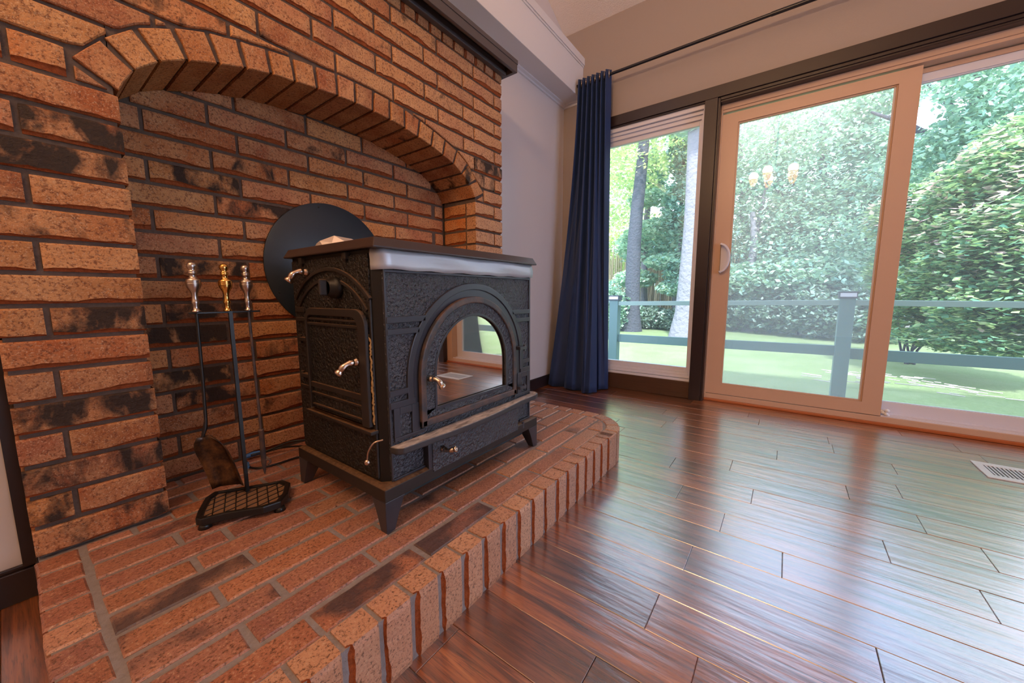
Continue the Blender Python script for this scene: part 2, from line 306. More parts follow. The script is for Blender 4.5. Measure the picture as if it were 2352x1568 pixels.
class MB:
    def __init__(s): s.v = []; s.f = []; s.m = []; s.sm = []
    def add(s, vs, fs, mi=0, smooth=False):
        k = len(s.v); s.v += [tuple(v) for v in vs]; s.f += [tuple(i+k for i in f) for f in fs]; s.m += [mi]*len(fs); s.sm += [smooth]*len(fs); return s
    def box(s, a, b, mi=0):
        x0, y0, z0 = [min(a[i], b[i]) for i in range(3)]; x1, y1, z1 = [max(a[i], b[i]) for i in range(3)]
        return s.add([(x0,y0,z0),(x1,y0,z0),(x1,y1,z0),(x0,y1,z0),(x0,y0,z1),(x1,y0,z1),(x1,y1,z1),(x0,y1,z1)],
              [(0,3,2,1),(4,5,6,7),(0,1,5,4),(1,2,6,5),(2,3,7,6),(3,0,4,7)], mi)
    def prism(s, poly, ax, t0, t1, mi=0, smooth=False, inset=0.0, idepth=0.0):
        """polygon in the two axes other than ax, extruded t0..t1; inset chamfers the t0 face"""
        def P(a, b, t): return {0: (t, a, b), 1: (a, t, b), 2: (a, b, t)}[ax]
        n = len(poly); area = sum(poly[i][0]*poly[(i+1)%n][1]-poly[(i+1)%n][0]*poly[i][1] for i in range(n))
        if area < 0: poly = poly[::-1]
        vs = [P(a, b, t1) for a, b in poly] ; k = [list(range(n))]
        if inset:
            ins = inset_poly(poly, inset); d = idepth if t1 > t0 else -idepth
            vs += [P(a, b, t0+d) for a, b in poly] + [P(a, b, t0) for a, b in ins]; L = 3
        else: vs += [P(a, b, t0) for a, b in poly]; L = 2
        fs = [tuple(range(n))]
        for l in range(L-1): fs += [(l*n+i, l*n+(i+1)%n, (l+1)*n+(i+1)%n, (l+1)*n+i) for i in range(n)]
        fs.append(tuple(range((L-1)*n, L*n))[::-1])
        return s.add(vs, fs, mi, smooth)
    def tube(s, pts, r, n=10, mi=0, caps=True):
        pts = [Vector(p) for p in pts]; rs = r if isinstance(r, (list, tuple)) else [r]*len(pts)
        vs = []; fs = []; a = None
        for i, p in enumerate(pts):
            d = (pts[min(i+1, len(pts)-1)] - pts[max(i-1, 0)]).normalized()
            if a is None: a = d.orthogonal().normalized()
            a = (a - d*a.dot(d)).normalized(); b = d.cross(a)
            vs += [p + (a*math.cos(2*PI*j/n) + b*math.sin(2*PI*j/n))*rs[i] for j in range(n)]
        for i in range(len(pts)-1): fs += [(i*n+j, i*n+(j+1)%n, (i+1)*n+(j+1)%n, (i+1)*n+j) for j in range(n)]
        s.add(vs, fs, mi, True)
        if caps: s.add(vs[:n], [tuple(range(n))[::-1]], mi); s.add(vs[-n:], [tuple(range(n))], mi)
        return s
    def lathe(s, prof, loc, axis=(0, 0, 1), n=20, mi=0):
        """prof = [(radius, height along axis)]"""
        d = Vector(axis).normalized(); a = d.orthogonal().normalized(); b = d.cross(a); L = Vector(loc); vs = []; fs = []
        for r, h in prof: vs += [L + d*h + (a*math.cos(2*PI*j/n) + b*math.sin(2*PI*j/n))*max(r, 1e-5) for j in range(n)]
        for i in range(len(prof)-1): fs += [(i*n+j, i*n+(j+1)%n, (i+1)*n+(j+1)%n, (i+1)*n+j) for j in range(n)]
        return s.add(vs, fs, mi, True)
    def band(s, outer, inner, ax, t0, t1, mi=0, closed=False, smooth=False):
        """strip between two equal-length 2D polylines, extruded along ax"""
        def P(q, t): a, b = q; return {0: (t, a, b), 1: (a, t, b), 2: (a, b, t)}[ax]
        n = len(outer); vs = []
        for q, w in zip(outer, inner): vs += [P(q, t0), P(w, t0), P(w, t1), P(q, t1)]
        fs = []
        for i in range(n if closed else n-1):
            a, b = i*4, ((i+1) % n)*4
            fs += [(a, b, b+1, a+1), (a+1, b+1, b+2, a+2), (a+2, b+2, b+3, a+3), (a+3, b+3, b, a)]
        if not closed: fs += [(0, 1, 2, 3), tuple(4*(n-1)+i for i in (3, 2, 1, 0))]
        return s.add(vs, fs, mi, smooth)
    def mesh(s, name):
        me = bpy.data.meshes.new(name); me.from_pydata(s.v, [], s.f)
        me.polygons.foreach_set('material_index', s.m); me.polygons.foreach_set('use_smooth', s.sm)
        bm = bmesh.new(); bm.from_mesh(me); bmesh.ops.recalc_face_normals(bm, faces=bm.faces); bm.to_mesh(me); bm.free(); me.update(); return me
    def obj(s, name, m, parent=None, bevel=0, seg=2):
        o = link(name, s.mesh(name), m, parent)
        if bevel:
            b = o.modifiers.new('bevel', 'BEVEL'); b.width = bevel; b.segments = seg; b.limit_method = 'ANGLE'; b.angle_limit = .6
        return o
def inset_poly(poly, d):
    n = len(poly); out = []
    for i in range(n):
        p0, p1, p2 = Vector(poly[i-1]), Vector(poly[i]), Vector(poly[(i+1) % n])
        e1 = (p1-p0); e2 = (p2-p1)
        if e1.length < 1e-9 or e2.length < 1e-9: out.append(tuple(p1)); continue
        n1 = Vector((-e1.y, e1.x)).normalized(); n2 = Vector((-e2.y, e2.x)).normalized()
        b = n1+n2
        if b.length < 1e-6: out.append(tuple(p1)); continue
        b.normalize(); out.append(tuple(p1 + b*min(d/max(b.dot(n1), .35), d*2)))
    return out
def bezier(pts, n=24):
    """Catmull-Rom through points"""
    P = [Vector(p) for p in pts]; P = [P[0]*2-P[1]] + P + [P[-1]*2-P[-2]]; out = []
    m = len(pts)-1
    for k in range(n+1):
        t = k/n*m; i = min(int(t), m-1); f = t-i; a, b, c, d = P[i:i+4]
        out.append(.5*((2*b) + (c-a)*f + (2*a-5*b+4*c-d)*f*f + (3*b-a-3*c+d)*f**3))
    return out

# ------------------------------------------------------------------ room shell
XG, YB = 2.985, 1.646          # glass wall plane, back wall plane
def struct(name, mb, m, bevel=0): o = mb.obj(name, m, None, bevel); return tag(o, kind='structure')
CEIL0, CS = 2.90, .465
def zc(x): return CEIL0 + CS*(XG-x) if x > 0 else CEIL0 + CS*(XG+x)
X0, Y0 = -3.0, -3.6
# floor: thing 'floor' with planks
fl = MB().box((X0, Y0, -.06), (XG+.12, YB+.12, -.012)).obj('floor', M['gap']); tag(fl, kind='structure')
JT = {0: [.155, -.245], 1: [.74, -.411], -1: [.9, .1], -2: [.6, -.44], 8: [.184], 7: [-.042, 1.3], 6: [.127, -.464], 5: [.293, -.298], 4: [.057, -.535], 3: [.379, -.422], 2: [.155, -.245], 9: [-.213], 10: [.216]}
PW = .1284
plank_cache = {}
def plank_mesh(w, l, k):
    key = (round(w, 4), round(l, 2), k)
    b = .0013; x1, y1 = w/2-.0004, l/2-.0004
    vs = []
    for (ex, z) in ((0, -.012), (0, -b), (b, 0)):
        vs += [(-x1+ex, -y1+ex, z), (x1-ex, -y1+ex, z), (x1-ex, y1-ex, z), (-x1+ex, y1-ex, z)]
    fs = [(3, 2, 1, 0), (8, 9, 10, 11)] + [(a*4+i, a*4+(i+1) % 4, (a+1)*4+(i+1) % 4, (a+1)*4+i) for a in (0, 1) for i in range(4)]
    me = bpy.data.meshes.new('plank'); me.from_pydata(vs, [], fs); me.materials.append(M['wood']); return me
rp = random.Random(3)
nplank = 0
for m_ in range(-9, 19):
    xe1 = 1.970 - PW*(m_-0); xe0 = xe1 - PW
    # plank index for the measured joints: centre 1.906 is m_=0
    ctr = (xe0+xe1)/2
    js = {1.906: [.155, -.245], 2.034: [.72, -.411], 2.291: [.55, -.44], 1.777: [.379, -.422], 2.163: [.80, -.012], 1.649: [.057, -.535], 1.52: [.293, -.298], 1.392: [.127, -.464], 1.264: [-.042], 1.135: [.184], .878: [.216], 1.007: [-.213]}
    J = None
    for k, v in js.items():
        if abs(k-ctr) < .03: J = sorted(v)
    if J is None: J = [rp.uniform(-.6, .6)]
    lo = J[0]
    while lo > -2.6: lo -= rp.uniform(.75, 1.25); J.insert(0, lo)
    hi = J[-1]
    while hi < YB: hi += rp.uniform(.75, 1.2); J.append(hi)
    J[-1] = YB; J[0] = -2.8
    x1c = min(xe1, 3.02)
    if x1c - xe0 < .02: continue
    for a, b in zip(J[:-1], J[1:]):
        if xe1 < 1.7 and a > .75 and xe0 > -.02: continue   # hidden under the hearth
        me = plank_mesh(x1c-xe0, b-a, 0)
        o = bpy.data.objects.new('plank', me); COL.objects.link(o); o.location = ((xe0+x1c)/2, (a+b)/2, rp.uniform(-.0006, .0006)); o.rotation_euler.x = rp.uniform(-.0004, .0004); o.rotation_euler.y = rp.uniform(-.0025, .0025)
        o.parent = fl; nplank += 1
rest = MB().box((X0, Y0, -.012), (1.970-PW*19, YB+.1, -.001)).box((1.970-PW*19, Y0, -.012), (XG, -2.8, -.001))
ro = rest.obj('plank', M['wood'], fl); ro['kind'] = 'stuff'

# walls
wb = MB()
wb.prism([(-.018, 2.08), (1.803, 2.08), (1.803, 0), (XG+.12, 0), (XG+.12, zc(XG)), (0, zc(0)), (-.018, zc(0))], 1, YB, YB+.06).box((-.08, 1.705, 0), (1.85, 1.76, 2.4)).box((-.08, 1.56, 0), (-.024, 1.76, 2.4))
struct('wall_back', wb, M['wall'])
wl = MB().prism([(X0, 0), (-.018, 0), (-.018, zc(0)), (0, zc(0.01)), (X0, CEIL0)], 1, 1.55, 1.60)
struct('wall_back_left', wl, M['wall'])
wr = MB()
wr.box((XG, 1.40, 0), (XG+.12, YB, CEIL0)).box((XG, -1.55, 2.16), (XG+.12, 1.40, CEIL0)).box((XG, Y0, 0), (XG+.12, -1.55, CEIL0))
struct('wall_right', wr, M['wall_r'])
struct('wall_left', MB().box((X0-.1, Y0, 0), (X0, 1.6, CEIL0)), M['wall'])
struct('wall_front', MB().prism([(X0, 2.2), (XG+.12, 2.2), (XG+.12, CEIL0), (0, zc(0.0)), (X0, CEIL0)], 1, Y0-.1, Y0).box((X0, Y0-.1, 0), (XG+.12, Y0, .5)).box((X0, Y0-.1, .5), (.15, Y0, 2.2)).box((2.85, Y0-.1, .5), (XG+.12, Y0, 2.2)), M['wall'])
for i_, (a_, b_) in enumerate(((.15, 2.85),)):  # unseen window, added behind the camera to let in daylight
    w_ = empty('window_%d' % (i_+2), (a_, Y0, .5), kind='structure')
    mb_ = MB()
    for q_ in (((a_, Y0-.08, .5), (a_+.06, Y0-.02, 2.2)), ((b_-.06, Y0-.08, .5), (b_, Y0-.02, 2.2)), ((a_, Y0-.08, .5), (b_, Y0-.02, .56)), ((a_, Y0-.08, 2.14), (b_, Y0-.02, 2.2))): mb_.box(*q_)
    mb_.obj('window_frame', M['vinylw'], w_); MB().box((a_+.05, Y0-.055, .55), (b_-.05, Y0-.05, 2.15)).obj('window_pane', M['glass'], w_)
ce = MB()
ce.prism([(XG+.12, CEIL0-CS*.12), (0, CEIL0+CS*XG), (X0-.1, CEIL0-CS*.1), (X0-.1, CEIL0+.1), (0, CEIL0+CS*XG+.15), (XG+.7, CEIL0-.15), (XG+.7, CEIL0-CS*.7+.0)], 1, Y0-.1, YB+.1)
struct('ceiling', ce, M['ceil'])
struct('baseboard_back', MB().box((1.80, YB-.016, 0), (XG, YB, .083)).box((1.80, YB-.011, .083), (XG, YB, .09)), M['dark'], .002)
bl = MB().box((X0, 1.532, 0), (-.022, 1.55, .082)).box((X0, 1.54, .082), (-.022, 1.55, .092)); struct('baseboard_left', bl, M['dark'], .002)
struct('trim_1', MB().box((-.041, 1.53, .09), (-.0185, 1.55, 2.4)), M['dark'])
# boxed beam along the back wall with its crown
bz0, bz1, by = 2.362, 2.665, 1.472
bm_ = empty('trim_2', (1, YB, bz0), kind='structure')
MB().box((-.018, by, bz0), (XG, YB, bz1)).obj('beam_box', M['beamw'], bm_, .003)
MB().prism([(YB, 2.338), (YB-.010, 2.340), (YB-.014, 2.350), (YB-.030, 2.356), (YB-.034, 2.363), (YB, 2.363)], 0, 1.0, XG).obj('crown_moulding', M['beamw'], bm_)
MB().prism([(XG, 2.338), (XG-.010, 2.340), (XG-.014, 2.350), (XG-.030, 2.356), (XG-.034, 2.363), (XG, 2.363)], 1, by+.005, YB).obj('crown_moulding', M['beamw'], bm_)
MB().box((-.018, by-.012, bz1-.045), (XG, by, bz1+.01)).box((-.018, by-.006, bz1-.06), (XG, by, bz1-.045)).obj('top_strip', M['beamw'], bm_, .002)

# ------------------------------------------------------------------ right wall: header, post, window, door
def boxes(name, m, parent, lst, bevel=.002):
    mb = MB()
    for a, b in lst: mb.box(a, b)
    return mb.obj(name, m, parent, bevel)
boxes('trim_3', M['dark'], None, [((XG-.022, -1.61, 2.085), (XG, 1.45, 2.16)), ((XG-.012, -1.53, 2.066), (XG+.06, .455, 2.085)), ((XG-.006, -1.53, 2.054), (XG+.06, .455, 2.066)), ((XG-.012, .548, 2.075), (XG+.06, 1.42, 2.085))]).update_tag()
tag(bpy.data.objects['trim_3'], kind='structure')
o = boxes('trim_4', M['dark'], None, [((XG-.022, .470, 0), (XG+.06, .549, 2.085)), ((XG-.010, .455, 0), (XG+.06, .470, 2.085))]); tag(o, kind='structure')
o = boxes('trim_5', M['dark'], None, [((XG-.018, -1.61, 0), (XG+.06, -1.53, 2.085))]); tag(o, kind='structure')
o = boxes('trim_6', M['panel'], None, [((XG-.004, .548, 0), (XG+.07, 1.40, .128))], .004); tag(o, kind='structure')
def frame_boxes(y0, y1, z0, z1, w, x0, x1):
    """rectangular frame ring: w = (left(+y), right(-y), bottom, top) widths"""
    l, r, b, t = w
    return [((x0, y1-l, z0), (x1, y1, z1)), ((x0, y0, z0), (x1, y0+r, z1)), ((x0, y0+r, z0), (x1, y1-l, z0+b)), ((x0, y0+r, z1-t), (x1, y1-l, z1))]
w1 = empty('window_1', (XG+.04, .95, .13), kind='structure')
boxes('window_frame', M['vinylw'], w1, frame_boxes(.5495, 1.40, .127, 2.077, (.02, .008, .018, .030), XG+.004, XG+.09) + frame_boxes(.556, 1.385, .148, 2.045, (.02, .009, .022, .022), XG+.022, XG+.09) + frame_boxes(.565, 1.37, .170, 2.023, (.02, .009, .02, .028), XG+.036, XG+.09), .0015)
boxes('window_sash', M['vinylw'], w1, frame_boxes(.573, 1.355, .19, 1.995, (.02, .016, .034, .034), XG+.052, XG+.09), .0015)
MB().box((XG+.068, .585, .21), (XG+.074, 1.34, 1.97)).obj('window_pane', M['glass'], w1)
XD = 3.04
d1 = empty('door_1', (XD, -.4, 0), kind='structure')
boxes('door_frame', M['vinyl'], d1, [((XD-.010, -1.53, .018), (XD+.13, .455, .052)), ((XD-.010, .446, .05), (XD+.13, .455, 2.055)), ((XD-.010, -1.53, .05), (XD+.13, -1.45, 2.055)), ((XD-.010, -1.45, 2.022), (XD+.13, .446, 2.055)), ((XD-.002, -1.45, 2.005), (XD+.13, .446, 2.024))], .0015)
boxes('shoe_moulding', M['stain'], d1, [((XD-.022, -1.53, 0), (XD+.02, .455, .0185))], .004)
boxes('door_track', M['vinylw'], d1, [((XD+.045, -1.45, .05), (XD+.13, -.497, .062)), ((XD+.004, -1.45, .05), (XD+.012, -.497, .060))], .001)
# sliding sash
sb = frame_boxes(-.495, .446, .056, 1.992, (.094, .087, .072, .066), XD, XD+.042)
sl = boxes('sliding_sash', M['vinyl'], d1, sb + frame_boxes(-.402, .440, .142, 1.924, (.0, .0, .0, .0), XD, XD+.001), .003)
boxes('sash_step', M['vinyl'], sl, frame_boxes(-.408, .352, .128, 1.926, (.008, .008, .008, .008), XD+.008, XD+.03), .001)
MB().box((XD+.018, -.404, .134), (XD+.024, .348, 1.921)).obj('door_pane', M['dglass'], sl)
boxes('glazing_bead', M['vinylw'], sl, frame_boxes(-.404, .348, .132, 1.923, (.004, .012, .006, .004), XD+.014, XD+.018), .0005)
# handle
h = MB()
arc = [(.400-.058*math.sin(a)*1.0, 1.032+.100*math.cos(a)) for a in [PI*i/16 for i in range(17)]]
h.band(arc, [(y+.010, 1.032+(z-1.032)*.90) for y, z in arc], 0, XD-.045, XD-.020)
h.tube([(XD, .402, 1.128), (XD-.032, .400, 1.128)], .008, 8).tube([(XD, .402, .936), (XD-.032, .400, .936)], .008, 8)
h.prism([(.404, .925), (.404, 1.139)] + [(.404-.050*math.sin(a), 1.032+.100*math.cos(a)) for a in [PI*i/12 for i in range(13)]], 0, XD-.010, XD)
hh = h.obj('door_handle', M['vinylw'], sl, .002)
# fixed panel behind
fb = frame_boxes(-1.45, -.43, .060, 2.0, (.06, .075, .068, .066), XD+.075, XD+.115)
fx = boxes('fixed_sash', M['vinylw'], d1, fb, .002)
boxes('sash_step', M['vinyl'], fx, [((XD+.066, -1.45, 1.975), (XD+.08, -.47, 2.0))], .001)
boxes('sash_step', M['vinylw'], fx, frame_boxes(-1.377, -.488, .124, 1.936, (.004, .006, .006, .008), XD+.082, XD+.10), .001)
MB().box((XD+.092, -1.376, .126), (XD+.098, -.489, 1.934)).obj('door_pane', M['glass'], fx)
fo = MB()
for k in range(7): fo.lathe([(0, 0), (.009, .003), (.012, .010), (.008, .017), (0, .020)], (XD+.02+R.uniform(-.012, .012), -.508+R.uniform(-.02, .008), .052+.008*k*.6), (R.uniform(-.5, .5), R.uniform(-.5, .5), 1), 8)
tag(fo.obj('foam_plug', M['putty'], None), 'crumpled white foam plug wedged at the foot of the sliding door', 'foam plug')
# ------------------------------------------------------------------ fireplace brickwork
YF, HZ = 1.396, .1536
PAL = [(.36, .105, .024), (.43, .145, .038), (.32, .085, .022), (.49, .20, .065), (.38, .125, .055), (.28, .075, .026), (.45, .17, .045), (.40, .11, .028)]
rb = random.Random(11)
def brick_mesh(w, h, d, seed):
    """rustic brick: front at -Y, irregular chipped lower edge (material 1), chamfered top and ends"""
    q = random.Random(seed); n = max(4, int(w/.013)); vs = []; fs = []; ms = []
    lip = q.uniform(.004, .008); cols = []
    for i in range(n+1):
        x = -w/2 + w*i/n; lip = min(.0145, max(.0015, lip + q.uniform(-.0033, .0033))); e = .0028 if i in (0, n) else 0
        y = -d/2 + e + q.uniform(-.0006, .0006); t = q.uniform(0, .0022)
        cols.append([(x, y+.0065, -h/2), (x, y+.0040, -h/2+lip*.8), (x, y, -h/2+lip+.0015), (x, y, h/2-.003-t), (x, y+.0035, h/2), (x, d/2, h/2), (x, d/2, -h/2)])
    for c in cols: vs += c
    L = 7
    for i in range(n):
        for j in range(L):
            a, b = i*L+j, i*L+(j+1) % L; fs.append((a, a+L, b+L, b)); ms.append(1 if j in (0, 1) else 0)
    fs.append(tuple(range(L))[::-1]); fs.append(tuple(n*L+j for j in range(L))); ms += [0, 0]
    me = bpy.data.meshes.new('brick'); me.from_pydata(vs, [], fs); me.polygons.foreach_set('material_index', ms)
    me.materials.append(M['brick']); me.materials.append(M['chip']); return me
bcache = {}
def bcol(o, burn=None, pale=0, pal=PAL, dark=1.0):
    c = rb.choice(pal); j = rb.uniform(.85, 1.18)*dark
    if burn is None: burn = rb.choice([0, 0, 0, 0, .15, .3])
    c = tuple(min(1, a*j*(1-pale) + pale*b) for a, b in zip(c, (.64, .36, .22)))
    o.color = (*c, burn)
def put_brick(parent, w, h, d, loc, rot=(0, 0, 0), name='brick', burn=None, pale=0, var=5, pal=PAL, dark=1.0):
    key = (round(w, 3), round(h, 3), round(d, 3), rb.randrange(var))
    if key not in bcache: bcache[key] = brick_mesh(*key[:3], hash(key) & 0xffff)
    o = bpy.data.objects.new(name, bcache[key]); COL.objects.link(o); o.parent = parent
    o.location = Vector(loc) - parent.location; o.rotation_euler = rot; bcol(o, burn, pale, pal, dark); return o
def poly_brick(parent, poly, ax, t0, t1, name='brick', m='brick', ch=.003, jit=.001, burn=None, pale=0, pal=PAL, step=.03, dark=1.0):
    """cut brick: polygon, edges subdivided and slightly irregular; t0 is the visible chamfered face"""
    pts = []
    n = len(poly)
    for i in range(n):
        a, b = Vector(poly[i]), Vector(poly[(i+1) % n]); k = max(1, int((b-a).length/step))
        for j in range(k): p = a.lerp(b, j/k); pts.append((p.x + rb.uniform(-jit, jit), p.y + rb.uniform(-jit, jit)))
    cx = sum(p[0] for p in pts)/len(pts); cy = sum(p[1] for p in pts)/len(pts); ct = (t0+t1)/2
    loc = {0: (ct, cx, cy), 1: (cx, ct, cy), 2: (cx, cy, ct)}[ax]
    mb = MB().prism([(a-cx, b-cy) for a, b in pts], ax, t0-ct, t1-ct, 0, False, ch, ch)
    me = mb.mesh(name); me.materials.append(M[m])
    o = bpy.data.objects.new(name, me); COL.objects.link(o); o.parent = parent; o.location = Vector(loc) - parent.location
    bcol(o, burn, pale, pal, dark); return o
IN = [(.222, 1.290), (.258, 1.357), (.311, 1.402), (.372, 1.432), (.446, 1.457), (.515, 1.476), (.589, 1.492), (.662, 1.500), (.737, 1.507), (.811, 1.514), (.882, 1.517), (.956, 1.515), (1.036, 1.512), (1.115, 1.503), (1.183, 1.490), (1.262, 1.474), (1.335, 1.455), (1.405, 1.433), (1.465, 1.401), (1.521, 1.360), (1.566, 1.297)]
OUT = [(.148, 1.333), (.207, 1.405), (.268, 1.460), (.346, 1.500), (.424, 1.529), (.501, 1.546), (.579, 1.559), (.653, 1.569), (.730, 1.578), (.810, 1.588), (.884, 1.590), (.964, 1.590), (1.040, 1.585), (1.115, 1.578), (1.198, 1.562), (1.278, 1.544), (1.352, 1.524), (1.430, 1.499), (1.509, 1.456), (1.574, 1.391), (1.635, 1.333)]
def interp(L, x):
    if x <= L[0][0]: return L[0][1]
    for (a, b), (c, d) in zip(L, L[1:]):
        if x <= c: return b + (d-b)*(x-a)/(c-a)
    return L[-1][1]
FP = empty('fireplace', (.9, YF+.12, HZ), 'orange brick fireplace wall with an arched recess behind the black stove', 'fireplace')
# mortar core
mo = MB()
xs = [.222] + [.222+(1.567-.222)*i/48 for i in range(1, 48)] + [1.567]
mo.box((-.012, YF+.010, HZ), (.216, 1.645, 2.0515)).box((1.573, YF+.010, HZ), (1.795, 1.645, 2.0515))
for a, b in zip(xs, xs[1:]):
    za, zb = (interp(IN, a)+.008, interp(IN, b)+.008)
    a2 = max(.214, a-.008) if a == .222 else a; b2 = b+.008 if b == 1.567 else b
    mo.add([(a2, YF+.010, za), (b2, YF+.010, zb), (b2, YF+.010, 2.0515), (a2, YF+.010, 2.0515), (a2, 1.645, za), (b2, 1.645, zb), (b2, 1.645, 2.0515), (a2, 1.645, 2.0515)],
           [(0, 1, 2, 3), (0, 1, 5, 4)])
mo.box((.20, 1.659, .02), (1.59, 1.70, 1.56))
mo.obj('mortar', M['mortar'], FP)
ROW = .0755
def kz(k): return .1913 + ROW*k
G = .0055
BURN_F = {(13, 1): .85, (12, 0): .75, (10, 0): .45, (7, 1): .9, (4, 0): .85, (2, 0): .75, (1, 0): .6, (0, 0): .7, (16, 0): .1}
def zo(x): return interp(OUT, x) if OUT[0][0] <= x <= OUT[-1][0] else -9
nb_ = 0
for k in range(24):
    z0, z1 = kz(k)-ROW/2+G, kz(k)+ROW/2-G
    off = .056 if k % 2 else .2265
    js = [-.018] + [off + .2513*i for i in range(-2, 9) if -.005 < off + .2513*i < 1.79] + [1.801]
    if k == 15: js = sorted(set(js + [.1465, 1.637])); js = [j for j in js if not (.16 < j < 1.60)]
    segs = list(zip(js, js[1:]))
    if k < 15: segs = []
    if k < 15:
        jl = [-.018, .056, .2225] if k % 2 else [-.018, .2225]
        jr = [1.567, 1.801] if k % 2 else [1.567, 1.728, 1.801]
        segs = list(zip(jl, jl[1:])) + list(zip(jr, jr[1:]))
        if k == 14: pass
    for i, (a, b) in enumerate(segs):
        a_, b_ = a + (G if a > -.01 and a != 1.567 else 0), b - (G if b < 1.79 and b not in (.2225,) else 0)
        # paler toward the window side: its light is put into the brick colour
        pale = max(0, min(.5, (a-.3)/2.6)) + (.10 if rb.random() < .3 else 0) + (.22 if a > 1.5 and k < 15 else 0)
        mid = (a+b)/2
        burn = BURN_F.get((k, i)) if b <= .23 else ({(17,): .8, (16,): .7}.get((k,)) if 1.6 < mid < 1.73 else (.55 if k == 18 and abs(mid-.43) < .13 else (.5 if k == 17 and 1.30 < mid < 1.45 else None)))
        if k < 15:
            if b_ < .23: put_brick(FP, b_-a_, z1-z0, .10, ((a_+b_)/2, YF+.05, kz(k)), burn=burn if burn is not None else .12, pale=.04)
            else: put_brick(FP, b_-a_, z1-z0, .07, ((a_+b_)/2, YF+.035, kz(k)), burn=burn, pale=min(.6, pale))
            continue
        # clip against the arch ring
        need = any(zo(x)+.010 > z0 for x in [a_+(b_-a_)*j/8 for j in range(9)])
        if k == 15 and (a > .14 and b < 1.66 or b_-a_ > .3): continue
        if not need: put_brick(FP, b_-a_, z1-z0, .08, ((a_+b_)/2, YF+.04, kz(k)), burn=burn, pale=min(.6, pale)); continue
        nn = 40; run = []; runs = []
        for j in range(nn+1):
            x = a_+(b_-a_)*j/nn; zb = max(z0, zo(x)+.010)
            if zb < z1-.004: run.append((x, zb))
            elif run: runs.append(run); run = []
        if run: runs.append(run)
        for run in runs:
            if run[-1][0]-run[0][0] < .015: continue
            pts = [run[0]] + [run[j] for j in range(1, len(run)-1) if j % 4 == 0 or (run[j][1] > z0) != (run[j-1][1] > z0)] + [run[-1]]
            poly = pts + [(run[-1][0], z1), (run[0][0], z1)]
            poly_brick(FP, poly, 1, YF, YF+.08, burn=burn, pale=min(.6, pale), step=1, jit=0.0006)
# skewback slivers beside the arch feet
poly_brick(FP, [(.154, 1.322), (.153, 1.291), (.205, 1.291)], 1, YF, YF+.08, pale=.1, burn=0)
poly_brick(FP, [(1.578, 1.291), (1.627, 1.291), (1.627, 1.320)], 1, YF, YF+.08, pale=.3, burn=0)
# soldier course under the mantel
for i in range(25):
    x0, x1 = -.018 + .0765*i + .004 + (-.012 if i else 0), -.018 + .0765*(i+1) - .012
    x0 = 1.8015 - .0765*(i+1) + .008; x1 = 1.8015 - .0765*i
    if x0 < -.02: break
    put_brick(FP, .082, x1-x0, .08, ((x0+x1)/2, YF+.04, 2.0105), (0, PI/2, 0), 'soldier_brick', 0, .12)
# voussoirs
for i in range(20):
    (a, b), (c, d) = IN[i], IN[i+1]; (e, f), (g, h) = OUT[i], OUT[i+1]
    def sh(p, q, t): return (p[0]+(q[0]-p[0])*t, p[1]+(q[1]-p[1])*t)
    t = .085
    poly = [sh((a, b), (c, d), t), sh((a, b), (c, d), 1-t), sh((e, f), (g, h), 1-t), sh((e, f), (g, h), t)]
    poly_brick(FP, poly, 1, YF-.001, 1.655, 'arch_brick', ch=.0025, jit=.0012, burn=.55 if i == 18 else (.35 if i in (13, 15) else .0), pale=.05, step=.03)
# back of the niche
for k in range(18):
    z0, z1 = kz(k)-ROW/2+G, kz(k)+ROW/2-G
    off = .0565 if k % 2 else .2265
    js = [.222] + [off + .2515*i for i in range(0, 7) if .24 < off + .2515*i < 1.555] + [1.567]
    if k % 2 == 0 and k != 0: js = js[:-1] + ([1.502, 1.567] if 1.4849 < 1.502 and js[-2] < 1.49 else [1.567])
    for i, (a, b) in enumerate(zip(js, js[1:])):
        if b-a < .02: continue
        a_, b_ = a+G, b-G; mid = (a+b)/2; top = max(interp(IN, x) for x in (a_, mid, b_))
        burn = .8 if (k, i) in ((13, 1), (6, 0), (3, 1), (9, 1), (13, 6), (4, 0), (12, 1), (7, 1)) else (.45 if (k, i) in ((14, 1), (10, 0), (2, 1), (5, 2), (16, 2), (8, 1)) else None)
        if z1 > top + .02: 
            pass
        if z0 > top - .004: continue
        low = min(interp(IN, a_), interp(IN, b_))
        dk = 1.12
        if low > z1+.004: put_brick(FP, b_-a_, z1-z0, .04, (mid, 1.67, kz(k)), burn=burn, pale=.02 + .12*max(0, mid-.9), dark=dk)  # slightly paler to the right, window light painted into the brick
        else:
            nn = 12; top_pts = []
            for j in range(nn+1):
                x = a_+(b_-a_)*j/nn; zt = min(z1, interp(IN, x)+.004)
                if zt > z0+.003: top_pts.append((x, zt))
            if len(top_pts) < 3: continue
            poly_brick(FP, [(top_pts[0][0], z0), (top_pts[-1][0], z0)] + top_pts[::-1], 1, 1.65, 1.69, burn=burn, step=1, jit=.0005, dark=dk)
# jambs
for k in range(15):
    h_ = ROW-2*G
    put_brick(FP, .165, h_, .06, (1.597, 1.5605, kz(k)), (0, 0, -PI/2), burn=0, pal=[(.55, .17, .035), (.48, .15, .03)])
    put_brick(FP, .165, h_, .06, (.192, 1.5605, kz(k)), (0, 0, PI/2), burn=0)
